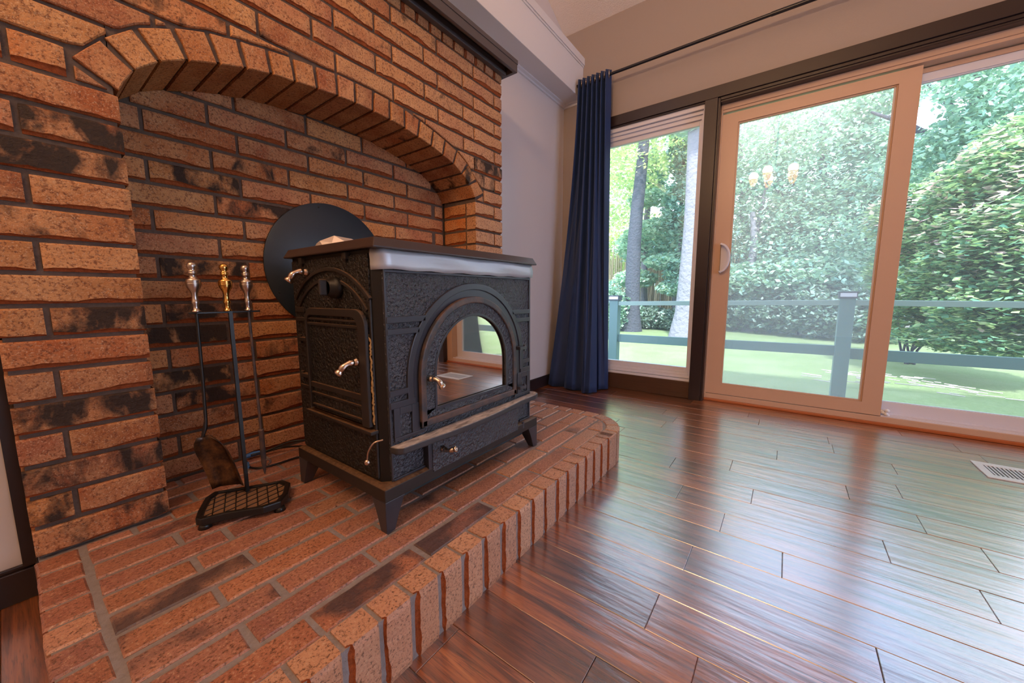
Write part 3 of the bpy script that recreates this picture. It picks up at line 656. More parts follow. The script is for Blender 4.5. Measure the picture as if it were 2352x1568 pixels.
# ------------------------------------------------------------------ mantel
mt = empty('mantel_shelf', (.9, YF-.04, 2.06), 'dark brown painted mantel shelf with stepped moulding along the top of the brickwork', 'mantel shelf')
MB().box((-.04, 1.305, 2.052), (1.835, 1.645, 2.075)).obj('shelf_board', M['mantel'], mt, .002)
MB().box((-.04, 1.308, 2.010), (1.832, 1.326, 2.053)).box((1.812, 1.326, 2.010), (1.832, 1.645, 2.053)).obj('fascia', M['mantel'], mt, .002)
MB().box((-.02, 1.366, 2.003), (1.806, 1.3955, 2.022)).box((-.02, 1.374, 2.022), (1.806, 1.3955, 2.052)).obj('bed_moulding', M['mantel'], mt, .004)

# ------------------------------------------------------------------ hearth
HE = empty('hearth', (.9, 1.0, 0), 'raised brick hearth with rounded corner under the stove', 'hearth')
CX, CY, RO, RI = 1.600, .800, .2130, .150
def outline(o, n=14):
    """hearth outline inset by o"""
    p = [(-.022+o, .586+o), (CX, .586+o)]
    p += [(CX+(RO-o)*math.sin(PI/2*i/n), CY-(RO-o)*math.cos(PI/2*i/n)) for i in range(1, n+1)]
    p += [(CX+RO-o, YB-.002), (-.022+o, YB-.002)]
    return p
hm = MB().prism(outline(.007), 2, 0, HZ-.0035); hm.obj('mortar', M['hmortar'], HE)
HP = [(.35, .125, .07), (.41, .165, .09), (.30, .10, .06), (.44, .22, .14), (.33, .14, .10), (.28, .11, .085), (.40, .18, .13)]
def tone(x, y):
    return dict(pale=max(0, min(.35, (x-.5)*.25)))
# front soldiers, standing on end
j0 = .295 - 4*.0755
nb2 = 0
def soldier(loc, rz, w=.0655, d=.062):
    key = ('s', round(w, 3), rb.randrange(5))
    if key not in bcache:
        me = brick_mesh(HZ, w, d, 900+key[2]); 
        me2 = me.copy(); me2.materials[0] = M['hbrick']; bcache[key] = me2
    o = bpy.data.objects.new('brick', bcache[key]); COL.objects.link(o); o.parent = HE
    o.location = Vector(loc); o.rotation_euler = Matrix.Rotation(rz, 3, 'Z').to_4x4().to_euler()
    o.rotation_euler = (Matrix.Rotation(rz, 3, 'Z') @ Matrix.Rotation(PI/2, 3, 'Y')).to_euler()
    bcol(o, rb.choice([0, 0, .1, .2]), rb.uniform(.45, .8), HP); o.location -= HE.location; return o
for i in range(22):
    a = j0 + .0755*i
    if a > 1.53: break
    soldier((a+.0755/2, .587+.031, HZ/2), 0)
    jx = a+.0755
def ring_pt(s, rr):
    """point on the ring; s = arc distance from x=1.5285 along mid line"""
    L1 = CX-1.5285
    if s <= L1: return (1.5285+s, CY-rr)
    th = (s-L1)/.182
    if th <= PI/2: return (CX+rr*math.sin(th), CY-rr*math.cos(th))
    return (CX+rr, CY + (s-L1-.182*PI/2))
s_ = 0.0; tot = (CX-1.5285) + .182*PI/2 + (YB-.004-CY); ns = int(tot/.0785)
for i in range(ns):
    a, b = tot*i/ns+.0045, tot*(i+1)/ns-.0045
    oo = [ring_pt(a+(b-a)*t, RO) for t in (0, .33, .66, 1)]; ii = [ring_pt(a+(b-a)*t, RI) for t in (1, .5, 0)]
    poly_brick(HE, oo+ii, 2, HZ, .001, m='hbrick', pal=HP, pale=.4, burn=rb.choice([0, .1, .3]), jit=.0012, step=.03, ch=.004)
# left header column
for i in range(12):
    y1 = 1.392 - .0777*i - .004; y0 = y1 - .0777 + .008
    if y0 < .64: break
    poly_brick(HE, [(-.021, y0), (.046, y0), (.046, y1), (-.021, y1)], 2, HZ, .001, m='hbrick', pal=HP, pale=0, burn=rb.choice([0, 0, .2]), jit=.0015, ch=.004)
# field
def arcx(y):
    if y >= CY: return CX+RI-.010
    t = (RI-.010)**2-(CY-y)**2
    return CX + math.sqrt(t) if t > 0 else CX
for i in range(13):
    yc_ = .687+.078*i; y0, y1 = yc_-.039+.0066, yc_+.039-.0066
    if y1 > 1.645: y1 = 1.645
    off = .29 if i % 2 == 0 else .206
    if i == 9:
        for q_ in ((.060, .1395), (.1525, .222)): poly_brick(HE, [(q_[0], 1.3565), (q_[1], 1.3565), (q_[1], 1.391), (q_[0], 1.391)], 2, HZ, .10, m='hbrick', pal=HP, burn=.1, jit=.0012, ch=.003)
    xl = .060 if yc_ < 1.35 else .226; xr = 1.745 if yc_ < 1.35 else 1.562
    if yc_ > 1.35 and i == 9: y0 = max(y0, 1.36)
    js = [xl] + [off + .256*j for j in range(8) if xl+.04 < off+.256*j < xr-.04] + [xr]
    for a, b in zip(js, js[1:]):
        a_, b_ = a + (.0062 if a != xl else 0), b - (.0062 if b != xr else 0)
        e0, e1 = min(b_, arcx(y0)), min(b_, arcx(y1))
        if max(e0, e1) - a_ < .02: continue
        poly = [(a_, y0), (max(a_+.01, e0), y0)] + ([(max(a_+.01, min(b_, arcx((y0+y1)/2))), (y0+y1)/2)] if e0 != e1 else []) + [(e1, y1), (a_, y1)]
        burn = .78 if (i == 0 and .54 < (a+b)/2 < .75) or (i == 0 and .29 < (a+b)/2 < .5) or (i == 4 and (a+b)/2 < .3) else rb.choice([0, 0, 0, .2, .35])
        mid = (a+b)/2
        poly_brick(HE, poly, 2, HZ+rb.uniform(-.0008, .0008), .10, m='hbrick', pal=HP, burn=burn, pale=max(0, min(.4, (mid-.6)*.4)), jit=.0016, ch=.003, step=.035)  # pale rises to the right: window light painted into the hearth bricks

# ------------------------------------------------------------------ stove
ST = empty('wood_stove', (.9, 1.05, HZ), 'black cast-iron wood stove with arched glass door on four legs', 'stove')
XL, XR, YS, YE = .556, 1.250, .830, 1.278
ZB, ZT = .275, .896
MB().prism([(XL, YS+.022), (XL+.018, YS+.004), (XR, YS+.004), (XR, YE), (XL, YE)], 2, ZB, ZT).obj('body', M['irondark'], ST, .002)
# front casting -------------------------------------------------
AC = (.912, .54)
def arc2(c, r, a0, a1, n=28): return [(c[0]+r*math.cos(a0+(a1-a0)*i/n), c[1]+r*math.sin(a0+(a1-a0)*i/n)) for i in range(n+1)]
def arch(c, r, zb, n=28): return [(c[0]+r, zb)] + arc2(c, r, 0, PI, n) + [(c[0]-r, zb)]
fp = MB()
fp.box((XL+.018, YS, ZB), (XR-.012, YS+.006, ZT-.05))
fpo = fp.obj('front_plate', M['pebble'], ST)
fr = MB()
fr.band(arch(AC, .278, .492), arch(AC, .257, .492), 1, YS-.007, YS+.002)
fr.obj('arch_surround', M['iron'], ST, .002)
fr2 = MB().band(arch(AC, .257, .40), arch(AC, .226, .40), 1, YS-.003, YS+.003)
fr2.obj('door_recess', M['iron'], ST)
bd = MB()
for (z0, z1) in ((.707, .724), (.676, .692)):
    dz = (z0+z1)/2-.54; xa = math.sqrt(max(0, .272**2-dz**2))
    bd.box((XL+.020, YS-.007, z0), (AC[0]-xa, YS+.001, z1)); bd.box((AC[0]+xa, YS-.007, z0), (XR-.014, YS+.001, z1))
bd.box((XL+.020, YS-.007, .512), (.636, YS+.001, .528)).box((XL+.020, YS-.007, .478), (.660, YS+.001, .496))
bd.box((AC[0]+.276, YS-.007, .512), (XR-.014, YS+.001, .528)).box((AC[0]+.262, YS-.007, .478), (XR-.014, YS+.001, .496))
bd.box((XL+.020, YS-.005, .838), (XR-.014, YS+.001, .845))
for x in (.749, .914, 1.078): bd.box((x-.002, YS-.004, .845), (x+.002, YS+.001, .86))
bd.box((XL+.018, YS-.004, ZB), (XL+.024, YS+.001, .85)).box((XR-.014, YS-.004, ZB), (XR-.006, YS+.001, .85))
bd.obj('raised_bands', M['iron'], ST, .0015)
# corner ornaments under the arch legs
for s in (0, 1):
    co_ = MB()
    fx_ = (lambda x: x) if s == 0 else (lambda x: 1.826-x)
    A_, B_ = fx_(.586), fx_(.690)
    co_.box((min(A_, B_), YS-.006, .385), (max(A_, B_), YS+.001, .396)).box((min(fx_(.586), fx_(.606)), YS-.006, .396), (max(fx_(.586), fx_(.606)), YS+.001, .478)).box((min(fx_(.646), fx_(.672)), YS-.006, .396), (max(fx_(.646), fx_(.672)), YS+.001, .478)).box((min(fx_(.606), fx_(.646)), YS-.006, .457), (max(fx_(.606), fx_(.646)), YS+.001, .478))
    co_.obj('corner_frame', M['iron'], ST, .0015)
# front door
DO = MB().prism(arch(AC, .200, .415), 1, YS-.014, YS-.004).obj('front_door', M['pebble'], ST)
# cut out the pane area by making the pane sit proud: build the door as bands
AD = (.902, .5445)
me = MB().band(arch(AD, .212, .432), arch(AD, .172, .448), 1, YS-.012, YS-.002); me.box((AD[0]-.212, YS-.012, .412), (AD[0]+.212, YS-.002, .448))
DO.data = me.mesh('front_door'); DO.data.materials.append(M['pebble'])
dr = MB().band(arch(AD, .231, .402), arch(AD, .210, .402), 1, YS-.018, YS-.004)
dr.box((AD[0]-.231, YS-.018, .402), (AD[0]+.231, YS-.004, .424)); dr.obj('door_rim', M['ironrust'], DO, .004, 3)
MB().band(arch(AD, .176, .448), arch(AD, .1685, .448), 1, YS-.014, YS-.008).box((AD[0]-.176, YS-.014, .442), (AD[0]+.176, YS-.008, .450)).obj('glass_bead', M['iron'], DO, .001)
MB().prism(arch(AD, .172, .446), 1, YS-.004, YS+.0008).obj('door_glass', M['sglass'], DO)
def faucet(name, base, out, down, parent, m, s=1.0):
    """nickel elbow handle: collar, neck leaving along out, elbow, flared tip along down"""
    B = Vector(base); O = Vector(out).normalized(); D = Vector(down).normalized(); mb = MB()
    mb.lathe([(.0, 0), (.0105*s, 0), (.0105*s, .006*s), (.008*s, .010*s), (.0065*s, .016*s)], B, O, 14)
    p0 = B+O*.010*s; p1 = B+O*.021*s; p2 = p1 + O*.008*s + D*.007*s; p3 = p2 + D*.013*s
    path = bezier([p0, p1, p2, p3], 10)
    mb.tube(path, [(.0074 + .0010*math.sin(i))*s for i in range(len(path))], 12)
    mb.lathe([(.0055*s, -.004*s), (.0095*s, .002*s), (.0105*s, .006*s), (.009*s, .009*s), (.0045*s, .009*s), (.0035*s, .004*s)], p3, D, 14)
    return mb.obj(name, m, parent)
faucet('door_handle', (.705, YS-.018, .541), (.05, -1, .05), (.45, -.35, -1), DO, M['nickel'], 1.0)
# hinges on the right
for z in (.578, .424): MB().box((AC[0]+.226, YS-.030, z-.006), (AC[0]+.268, YS-.002, z+.006)).tube([(AC[0]+.262, YS-.024, z-.012), (AC[0]+.262, YS-.024, z+.012)], .005, 8).obj('hinge', M['iron'], DO, .001)
# ash shelf
sp = [(.572, YS), (.576, .805), (.590, .792), (.625, .790), (.68, .786), (.75, .779), (.83, .776), (.91, .776), (.99, .780), (1.07, .788), (1.13, .796), (1.19, .797), (1.24, .797), (1.272, .806), (1.282, .825), (1.276, .850), (1.252, .862), (1.252, YS)]
MB().prism(sp, 2, .378, .358).obj('ash_shelf', M['dust'], ST, .004, 3)
# ash pan door
ad = MB().box((.686, YS-.022, .256), (1.135, YS+.002, .352)).obj('ash_pan_door', M['iron'], ST, .002)
MB().box((.700, YS-.0245, .262), (1.130, YS-.021, .349)).obj('pebbled_panel', M['pebble'], ad)
faucet('door_handle', (.738, YS-.024, .322), (-.1, -1, 0), (.55, -1, .35), ad, M['nickel'], .95)
for z in (.350, .268): MB().box((1.130, YS-.022, z-.009), (1.176, YS-.004, z+.007)).tube([(1.17, YS-.02, z-.012), (1.17, YS-.02, z+.012)], .005, 8).obj('hinge', M['iron'], ad, .001)
for q_ in ((.578, .690), (1.17, 1.238)): boxes('lower_panel_rim', M['iron'], ST, [((q_[0], YS-.006, .276), (q_[1], YS, .284))], .001)
# foil tape
tp = MB(); n = 26
vs = []; fs = []
for i in range(n+1):
    x = XL+.019 + (XR-.002-XL-.019)*i/n
    zb = .8455 + .0016*math.sin(i*1.3) ; zt = .896
    for j in range(5):
        z = zb+(zt-zb)*j/4; y = YS-.0065 - .0025*math.sin(i*.55+j*.8) - (.006*math.sin(PI*j/4)*max(0, (i-12)/14))
        vs.append((x, y, z))
vs = [(XL-.001, YS+.021, .8435), (XL-.002, YS+.021, .856), (XL-.001, YS+.022, .869), (XL-.003, YS+.021, .882), (XL-.001, YS+.021, .896)] + vs
for i in range(n+1):
    for j in range(4): a = i*5+j; fs.append((a, a+5, a+6, a+1))
tp.add(vs, fs, 0, True); t_ = tp.obj('foil_tape', M['foil'], ST); t_['label'] = 'strip of silver foil tape'
sm = t_.modifiers.new('solid', 'SOLIDIFY'); sm.thickness = .0008
# top plate
TP = [(XL-.018, YS-.020), (XR+.014, YS-.020), (XR+.014, YE+.018), (XL-.018, YE+.018)]
tpl = MB().prism(TP, 2, .9225, .896, 0, False, .011, .0225); tpl.obj('top_plate', M['toppl'], ST, .0015)
# side casting (left) ---------------------------------------------
XS = XL
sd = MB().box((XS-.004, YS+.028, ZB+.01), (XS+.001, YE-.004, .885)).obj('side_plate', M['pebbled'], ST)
def sarc(yc, zt, half, sag, w, n=24):
    Rr = (half*half+sag*sag)/(2*sag); c = (yc, zt-Rr); a = math.asin(half/Rr)
    return arc2(c, Rr, PI/2-a, PI/2+a, n), arc2(c, Rr-w, PI/2-a, PI/2+a, n)
for zt_, hf_, sg_, w_, d_ in ((.858, .205, .085, .010, .010), (.830, .190, .087, .009, .009)):
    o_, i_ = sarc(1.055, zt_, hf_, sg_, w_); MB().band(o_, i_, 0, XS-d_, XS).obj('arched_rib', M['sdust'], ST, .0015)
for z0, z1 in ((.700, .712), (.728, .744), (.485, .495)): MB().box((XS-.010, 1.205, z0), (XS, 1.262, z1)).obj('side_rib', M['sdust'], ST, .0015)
MB().box((XS-.006, .855, .29), (XS, .862, .775)).obj('side_rib', M['sdust'], ST, .0015)
def rrect(y0, y1, z0, z1, r, n=6):
    """rounded top corners only"""
    return [(y0, z0), (y1, z0)] + arc2((y1-r, z1-r), r, 0, PI/2, n) + arc2((y0+r, z1-r), r, PI/2, PI, n)
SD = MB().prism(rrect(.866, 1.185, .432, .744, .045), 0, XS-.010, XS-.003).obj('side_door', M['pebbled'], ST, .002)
a_ = rrect(.862, 1.185, .432, .744, .045, 8); b_ = rrect(.897, 1.175, .432, .722, .030, 8)
MB().band(a_, b_, 0, XS-.020, XS-.008, closed=True).obj('door_rim', M['sdust'], SD, .003, 3)
for z0, z1, d_ in ((.692, .700, .016), (.708, .714, .016), (.500, .516, .017), (.478, .485, .016), (.442, .448, .016)): MB().box((XS-d_, .897, z0), (XS-.008, 1.175, z1)).obj('door_rib', M['sdust'], SD, .0015)
g = []
for i in range(60):
    t = i/59; z = .44 + .27*t; y = .858 + (max(0, t-.82)*.16)
    g.append((XS-.008+rb.uniform(-.0015, .0015), y+rb.uniform(-.0015, .0015), z))
MB().tube(g, [rb.uniform(.0018, .0034) for _ in g], 6).obj('rope_gasket', M['rope'], SD)
MB().box((XS-.024, .850, .414), (XS, 1.205, .425)).obj('side_sill', M['sdust'], ST, .003)
faucet('door_handle', (XS-.018, .903, .606), (-1, .05, -.05), (-.45, .42, -.8), SD, M['nickel'], 1.15)
for z in (.645, .530): MB().box((XS-.020, 1.180, z-.006), (XS-.002, 1.235, z+.006)).tube([(XS-.014, 1.230, z-.014), (XS-.014, 1.230, z+.012)], .006, 8).obj('hinge', M['sdust'], SD, .001)
faucet('top_handle', (XS-.002, 1.175, .850), (-1, .05, 0), (-.5, .25, -.8), ST, M['nickel'], 1.25)
th = MB().lathe([(.0, 0), (.028, 0), (.030, .006), (.029, .020), (.023, .022), (.023, .034), (.019, .036)], (XS, 1.008, .800), (-1, 0, 0), 20).obj('thermostat_knob', M['irondark'], ST)
MB().box((XS-.056, 1.003, .779), (XS-.034, 1.014, .823)).obj('knob_grip', M['sdust'], th, .004)
lv = MB().tube(bezier([(XS-.002, .832, .402), (XS-.022, .842, .398), (XS-.030, .856, .375), (XS-.030, .864, .350)], 10), .0026, 8)
lv.lathe([(0, -.0085), (.006, -.006), (.0085, 0), (.006, .006), (0, .0085)], (XS-.030, .865, .342), (0, 0, 1), 12).obj('damper_lever', M['nickel'], ST)
for y in (1.20, .955): MB().box((XS-.012, y-.010, .876), (XS, y+.010, .892)).lathe([(.0, 0), (.005, 0), (.005, .012)], (XS-.008, y, .868), (0, 0, 1), 8).obj('top_clip', M['sdust'], ST)
# base frame and legs
BX0, BX1, BY0, BY1 = XL-.020, XR+.018, YS-.023, YE+.012
MB().prism([(BX0, BY0), (BX1, BY0), (BX1, BY1), (BX0, BY1)], 2, .278, .240, 0, False, .010, .004).obj('base_frame', M['sdust'], ST, .002)
def leg(cx, cy, sx, sy, w0=.062, w1=.026):
    z1, z0 = .2405, HZ; q = []
    for z, w in ((z0, w1), (z0+.62*(z1-z0), w0-.016), (z1, w0)): q += [(cx, cy, z), (cx+sx*w, cy, z), (cx+sx*w, cy+sy*w, z), (cx, cy+sy*w, z)]
    fs = [(0, 1, 2, 3), (8, 9, 10, 11)] + [(l*4+k, l*4+(k+1) % 4, l*4+4+(k+1) % 4, l*4+4+k) for l in (0, 1) for k in range(4)]
    return MB().add(q, fs).obj('leg', M['iron'], ST, .0015)
leg(BX0, BY0, 1, 1); leg(BX1, BY0, -1, 1); leg(BX0, BY1, 1, -1); leg(BX1, BY1, -1, -1)
MB().box((.596, .845, .236), (1.20, 1.26, .2395)).box((.60, .852, .204), (.604, 1.24, .236)).obj('heat_shield', M['shield'], ST)
hs = MB().tube([(.604, .842, .226), (1.195, .842, .226)], .0125, 14); hs.obj('shield_roll', M['shield'], ST)
MB().lathe([(.007, 0), (.016, 0), (.016, .008), (.007, .008)], (.596, .842, .226), (1, 0, 0), 16).obj('roll_collar', M['irondark'], ST)
# crumpled foil on top
fo = bmesh.new(); bmesh.ops.create_icosphere(fo, subdivisions=2, radius=1)
for v in fo.verts:
    n_ = R.uniform(.82, 1.08); v.co = Vector((v.co.x*.082*n_, v.co.y*.082*n_, max(0, v.co.z)*.046*n_))
mef = bpy.data.meshes.new('foil'); fo.to_mesh(mef); fo.free()
fo_ = link('crumpled_foil', mef, M['foil2'], None, (.665, 1.175, .9225)); tag(fo_, 'crumpled silver foil cap lying on the stove top', 'foil')
# flue cover disc on the back brickwork
dm = MB().lathe([(0, 0), (.270, 0), (.272, .002), (.272, .006), (.270, .008), (0, .008)], (.882, 1.6495, .903), (0, -1, 0), 72)
dso = dm.obj('flue_cover', M['disc'], None); tag(dso, 'round blue-black steel disc against the niche wall behind the stove', 'flue cover')
for (a, r) in ((1.75, .255), (3.6, .25), (.2, .255)):
    MB().lathe([(0, 0), (.004, 0), (.003, .002), (0, .002)], (.882+r*math.cos(a), 1.6415, .903+r*math.sin(a)), (0, -1, 0), 8).obj('screw', M['black'], dso)
# ------------------------------------------------------------------ fire tools
KNOB = [(.0, .0), (.013, .0), (.013, .004), (.0085, .008), (.0078, .016), (.0085, .026), (.0115, .032), (.0095, .037), (.0075, .050), (.0085, .062), (.0130, .074), (.0185, .084), (.0205, .094), (.0205, .096), (.0195, .0975), (.0205, .099), (.0205, .101), (.0195, .1025), (.0205, .104), (.0200, .108), (.0120, .114), (.0095, .118), (.0095, .128), (.0125, .129), (.0125, .132), (.0105, .133), (.0125, .135), (.0120, .138), (.0075, .141), (.0120, .147), (.0135, .154), (.0120, .162), (.0075, .167), (.0, .169)]
KNOB = [(r*.82, h*.80) for r, h in KNOB]
tb = (.385, 1.300)
ts = empty('tool_stand', (tb[0], tb[1], HZ), 'black fire tool stand with brass finial and cross-hatched iron base', 'tool stand')
foot = [(.244, 1.240), (.259, 1.279), (.293, 1.348), (.321, 1.370), (.36, 1.345), (.405, 1.318), (.442, 1.295), (.478, 1.278), (.484, 1.240), (.452, 1.180), (.417, 1.145), (.375, 1.152), (.300, 1.204), (.252, 1.222)]
cx_, cy_ = .37, 1.26
sc = lambda k, P: [(cx_+(x-cx_)*k, cy_+(y-cy_)*k) for x, y in P]
bs = MB().band(foot, sc(.86, foot), 2, .166, .187, closed=True); bs.obj('base_rim', M['black'], ts, .003)
MB().prism(sc(.88, foot), 2, .180, .166).obj('base_plate', M['sand'], ts)
gr = MB(); inner = sc(.87, foot)
def inside(x, y, P):
    c = False; n = len(P)
    for i in range(n):
        (x1, y1), (x2, y2) = P[i], P[(i+1) % n]
        if (y1 > y) != (y2 > y) and x < (x2-x1)*(y-y1)/(y2-y1)+x1: c = not c
    return c
for ang in (.15, 1.25):
    dx, dy = math.cos(ang), math.sin(ang)
    for k in range(-7, 8):
        ox, oy = cx_-dy*k*.026, cy_+dx*k*.026; ins = [t*.004 for t in range(-50, 51) if inside(ox+dx*t*.004, oy+dy*t*.004, inner)]
        if len(ins) > 3: gr.tube([(ox+dx*ins[0], oy+dy*ins[0], .1805), (ox+dx*ins[-1], oy+dy*ins[-1], .1805)], .0016, 5)
gr.obj('base_grid', M['black'], ts)
for (x, y) in ((.262, 1.234), (.418, 1.158), (.33, 1.345)): MB().lathe([(0, 0), (.016, 0), (.012, .013), (0, .013)], (x, y, HZ), (0, 0, 1), 12).obj('foot', M['black'], ts)
MB().box((tb[0]-.0045, tb[1]-.0045, .178), (tb[0]+.0045, tb[1]+.0045, .738)).obj('pole', M['black'], ts)
MB().prism([(.290, 1.298), (.308, 1.292), (.462, 1.300), (.465, 1.311), (.308, 1.308)], 2, .7355, .7305).obj('crossbar', M['black'], ts, .001)
fn_ = MB().lathe(KNOB, (tb[0]-.005, tb[1], .736), (0, 0, 1), 24).obj('finial', M['brass'], ts); fn_['label'] = 'polished brass finial'
# shovel
sh_ = empty('fire_shovel', (.308, 1.298, .40), 'fire shovel with pewter knob and burnt blade hanging on the left of the tool stand', 'fire shovel')
MB().lathe(KNOB, (.308, 1.298, .736), (0, 0, 1), 24).obj('knob', M['pewter'], sh_)
MB().tube([(.308, 1.298, .738), (.306, 1.298, .55), (.303, 1.299, .43), (.300, 1.300, .41), (.293, 1.302, .385)], [.0042, .0042, .0042, .006, .004], 10).obj('rod', M['black'], sh_)
bl_ = []; rows = 9
vsb = []; fsb = []
for i in range(rows+1):
    t = i/rows; w = .018+.022*min(1, t*4)**.6; zz = .386-.165*t; back = .004+.010*math.sin(t*2.5)
    for j in range(7):
        s = (j-3)/3; lift = .016*max(0, abs(s)-.62)/.38*1.0
        X = s*w; Y = -lift+back
        a = math.radians(-38); x_, y_ = X*math.cos(a)-Y*math.sin(a), X*math.sin(a)+Y*math.cos(a)
        vsb.append((.300+x_+.038*t, 1.300+y_-.010*t, zz))
for i in range(rows):
    for j in range(6): a = i*7+j; fsb.append((a, a+1, a+8, a+7))
b__ = MB().add(vsb, fsb, 0, True).obj('blade', M['shovel'], sh_); q = b__.modifiers.new('s', 'SOLIDIFY'); q.thickness = .002
# poker with hook
pk = empty('fire_poker', (.432, 1.302, .40), 'fire poker with pewter knob hanging on the right of the tool stand', 'fire poker')
MB().lathe(KNOB, (.432, 1.302, .7355), (0, 0, 1), 24).obj('knob', M['pewter'], pk)
MB().tube([(.432, 1.302, .738), (.437, 1.303, .365)], .0040, 10).obj('rod', M['rustm'], pk)
MB().lathe([(.0, 0), (.0085, 0), (.0085, -.005), (.0075, -.007), (.0075, -.11), (.005, -.125), (.0035, -.140), (.001, -.150)], (.437, 1.303, .365), (0, 0, 1), 14).obj('sleeve', M['rustm'], pk)
MB().tube(bezier([(.440, 1.300, .262), (.450, 1.296, .262), (.452, 1.295, .252), (.445, 1.298, .246)], 8), .0035, 8).obj('hook', M['rustm'], pk)
# cord
cd = empty('power_cord', (.52, 1.58, HZ), 'black power cord looped on the hearth behind the stove leg', 'cord')
MB().tube(bezier([(.70, 1.40, .165), (.62, 1.478, .160), (.55, 1.485, .159), (.49, 1.50, .159), (.468, 1.545, .159), (.48, 1.60, .160)], 30), .0036, 8).obj('cable', M['cord'], cd)
MB().tube(bezier([(.50, 1.615, .172), (.56, 1.60, .178), (.63, 1.56, .20), (.72, 1.50, .19)], 20), .0036, 8).obj('cable', M['cord'], cd)
MB().tube(bezier([(.52, 1.62, .170), (.60, 1.60, .172), (.66, 1.52, .178), (.70, 1.44, .170)], 20), .0036, 8).obj('cable', M['cord'], cd)
MB().tube(bezier([(.485, 1.622, .170), (.51, 1.624, .172), (.535, 1.618, .172)], 8), [.006, .009, .009, .009, .009, .009, .008, .008, .006], 10).obj('plug', M['bluep'], cd)
MB().tube(bezier([(.466, 1.535, .160), (.470, 1.555, .160), (.478, 1.58, .160)], 8), .0046, 10).obj('blue_tape', M['bluep'], cd)
# ------------------------------------------------------------------ curtain and rod
cr_ = empty('curtain_rod', (2.88, -.1, 2.425), 'long thin black curtain rod above the sliding door', 'curtain rod')
MB().tube([(2.88, 1.50, 2.425), (2.88, .2, 2.431)], .0105, 14).tube([(2.88, .2, 2.431), (2.88, -1.7, 2.425)], .0125, 14).obj('rod', M['rod'], cr_)
MB().lathe([(0, 0), (.018, .004), (.020, .02), (.012, .034), (0, .038)], (2.88, 1.50, 2.425), (0, 1, 0), 14).obj('rod_finial', M['rod'], cr_)
for y in (1.47, -1.6): MB().tube([(2.88, y, 2.425), (2.983, y, 2.405)], .006, 8).lathe([(0, 0), (.022, 0), (.022, .004), (0, .005)], (2.985, y, 2.405), (-1, 0, 0), 12).obj('bracket', M['rod'], cr_)
CU = empty('curtain', (2.86, 1.33, 0), 'navy blue floor-length curtain gathered in pleats in the room corner', 'curtain')
nu, nv = 150, 44
top = lambda u: (2.878 + .034*math.cos(2*PI*u*7.0), 1.462 - .262*u)
bp = bezier([(2.90, 1.62, 0), (2.70, 1.605, 0), (2.74, 1.48, 0), (2.655, 1.40, 0), (2.70, 1.30, 0), (2.635, 1.235, 0), (2.70, 1.175, 0), (2.80, 1.225, 0), (2.815, 1.160, 0), (2.90, 1.155, 0)], nu)
bp = [(p.x + .010*math.cos(2*PI*i/nu*9), p.y + .006*math.sin(2*PI*i/nu*13)) for i, p in enumerate(bp)]
vs = []
for j in range(nv+1):
    v = j/nv; z = 2.462 - (2.462-.012)*v; k = v**1.5*.92 + .08*v
    for i in range(nu+1):
        u = i/nu; tx, ty = top(u); bx, by_ = bp[i]
        # pleats keep hanging straight for the first part, then spread
        amp = (1-v)*.0 
        x = tx*(1-k) + bx*k; y = ty*(1-k) + by_*k
        zz = z + (.010*math.cos(2*PI*u*7.0)*(1-v)**6 if j == 0 else 0)
        if j == nv: zz = .010 + .006*math.sin(u*23)
        vs.append((x, y, zz))
fs = [(j*(nu+1)+i, j*(nu+1)+i+1, (j+1)*(nu+1)+i+1, (j+1)*(nu+1)+i) for j in range(nv) for i in range(nu)]
cl_ = MB().add(vs, fs, 0, True).obj('curtain_panel', M['curtain'], CU); q = cl_.modifiers.new('s', 'SOLIDIFY'); q.thickness = .0025; q.offset = 0
for i in range(7):
    u = (i+.75)/7.0
    if u > 1: break
    x, y = top(u)
    t = MB(); ring = [(2.88 + .026*math.cos(a), 0, 2.425 + .026*math.sin(a)) for a in [2*PI*j/20 for j in range(21)]]
    t.tube([(p[0], y + (p[0]-2.88)*.5, p[2]) for p in ring], .0035, 6, caps=False); t.obj('grommet', M['nickel'], CU)
# floor vent
fv = empty('floor_vent', (2.50, -.9, 0), 'white metal slotted floor register near the glass door', 'floor vent')
vx0, vx1, vy0, vy1 = 2.415, 2.615, -1.045, -.742
vb = [((vx0, vy0, 0), (vx1, vy0+.028, .005)), ((vx0, vy1-.028, 0), (vx1, vy1, .005)), ((vx0, vy0, 0), (vx0+.038, vy1, .005)), ((vx1-.038, vy0, 0), (vx1, vy1, .005))]
rc_ = lambda d0, d1: [(vx0+d0, vy0+d1), (vx1-d0, vy0+d1), (vx1-d0, vy1-d1), (vx0+d0, vy1-d1)]
MB().band(rc_(0, 0), rc_(.038, .028), 2, 0, .005, closed=True).obj('vent_frame', M['white'], fv, .0012)
MB().box((vx0+.034, vy0+.024, .0006), (vx1-.034, vy1-.024, .0010)).obj('vent_shadow_box', M['black'], fv)
for i in range(19):
    y = vy0+.034+i*.0128; MB().box((vx0+.036, y, .0008), (vx1-.036, y+.0055, .0042)).obj('slat', M['white'], fv)
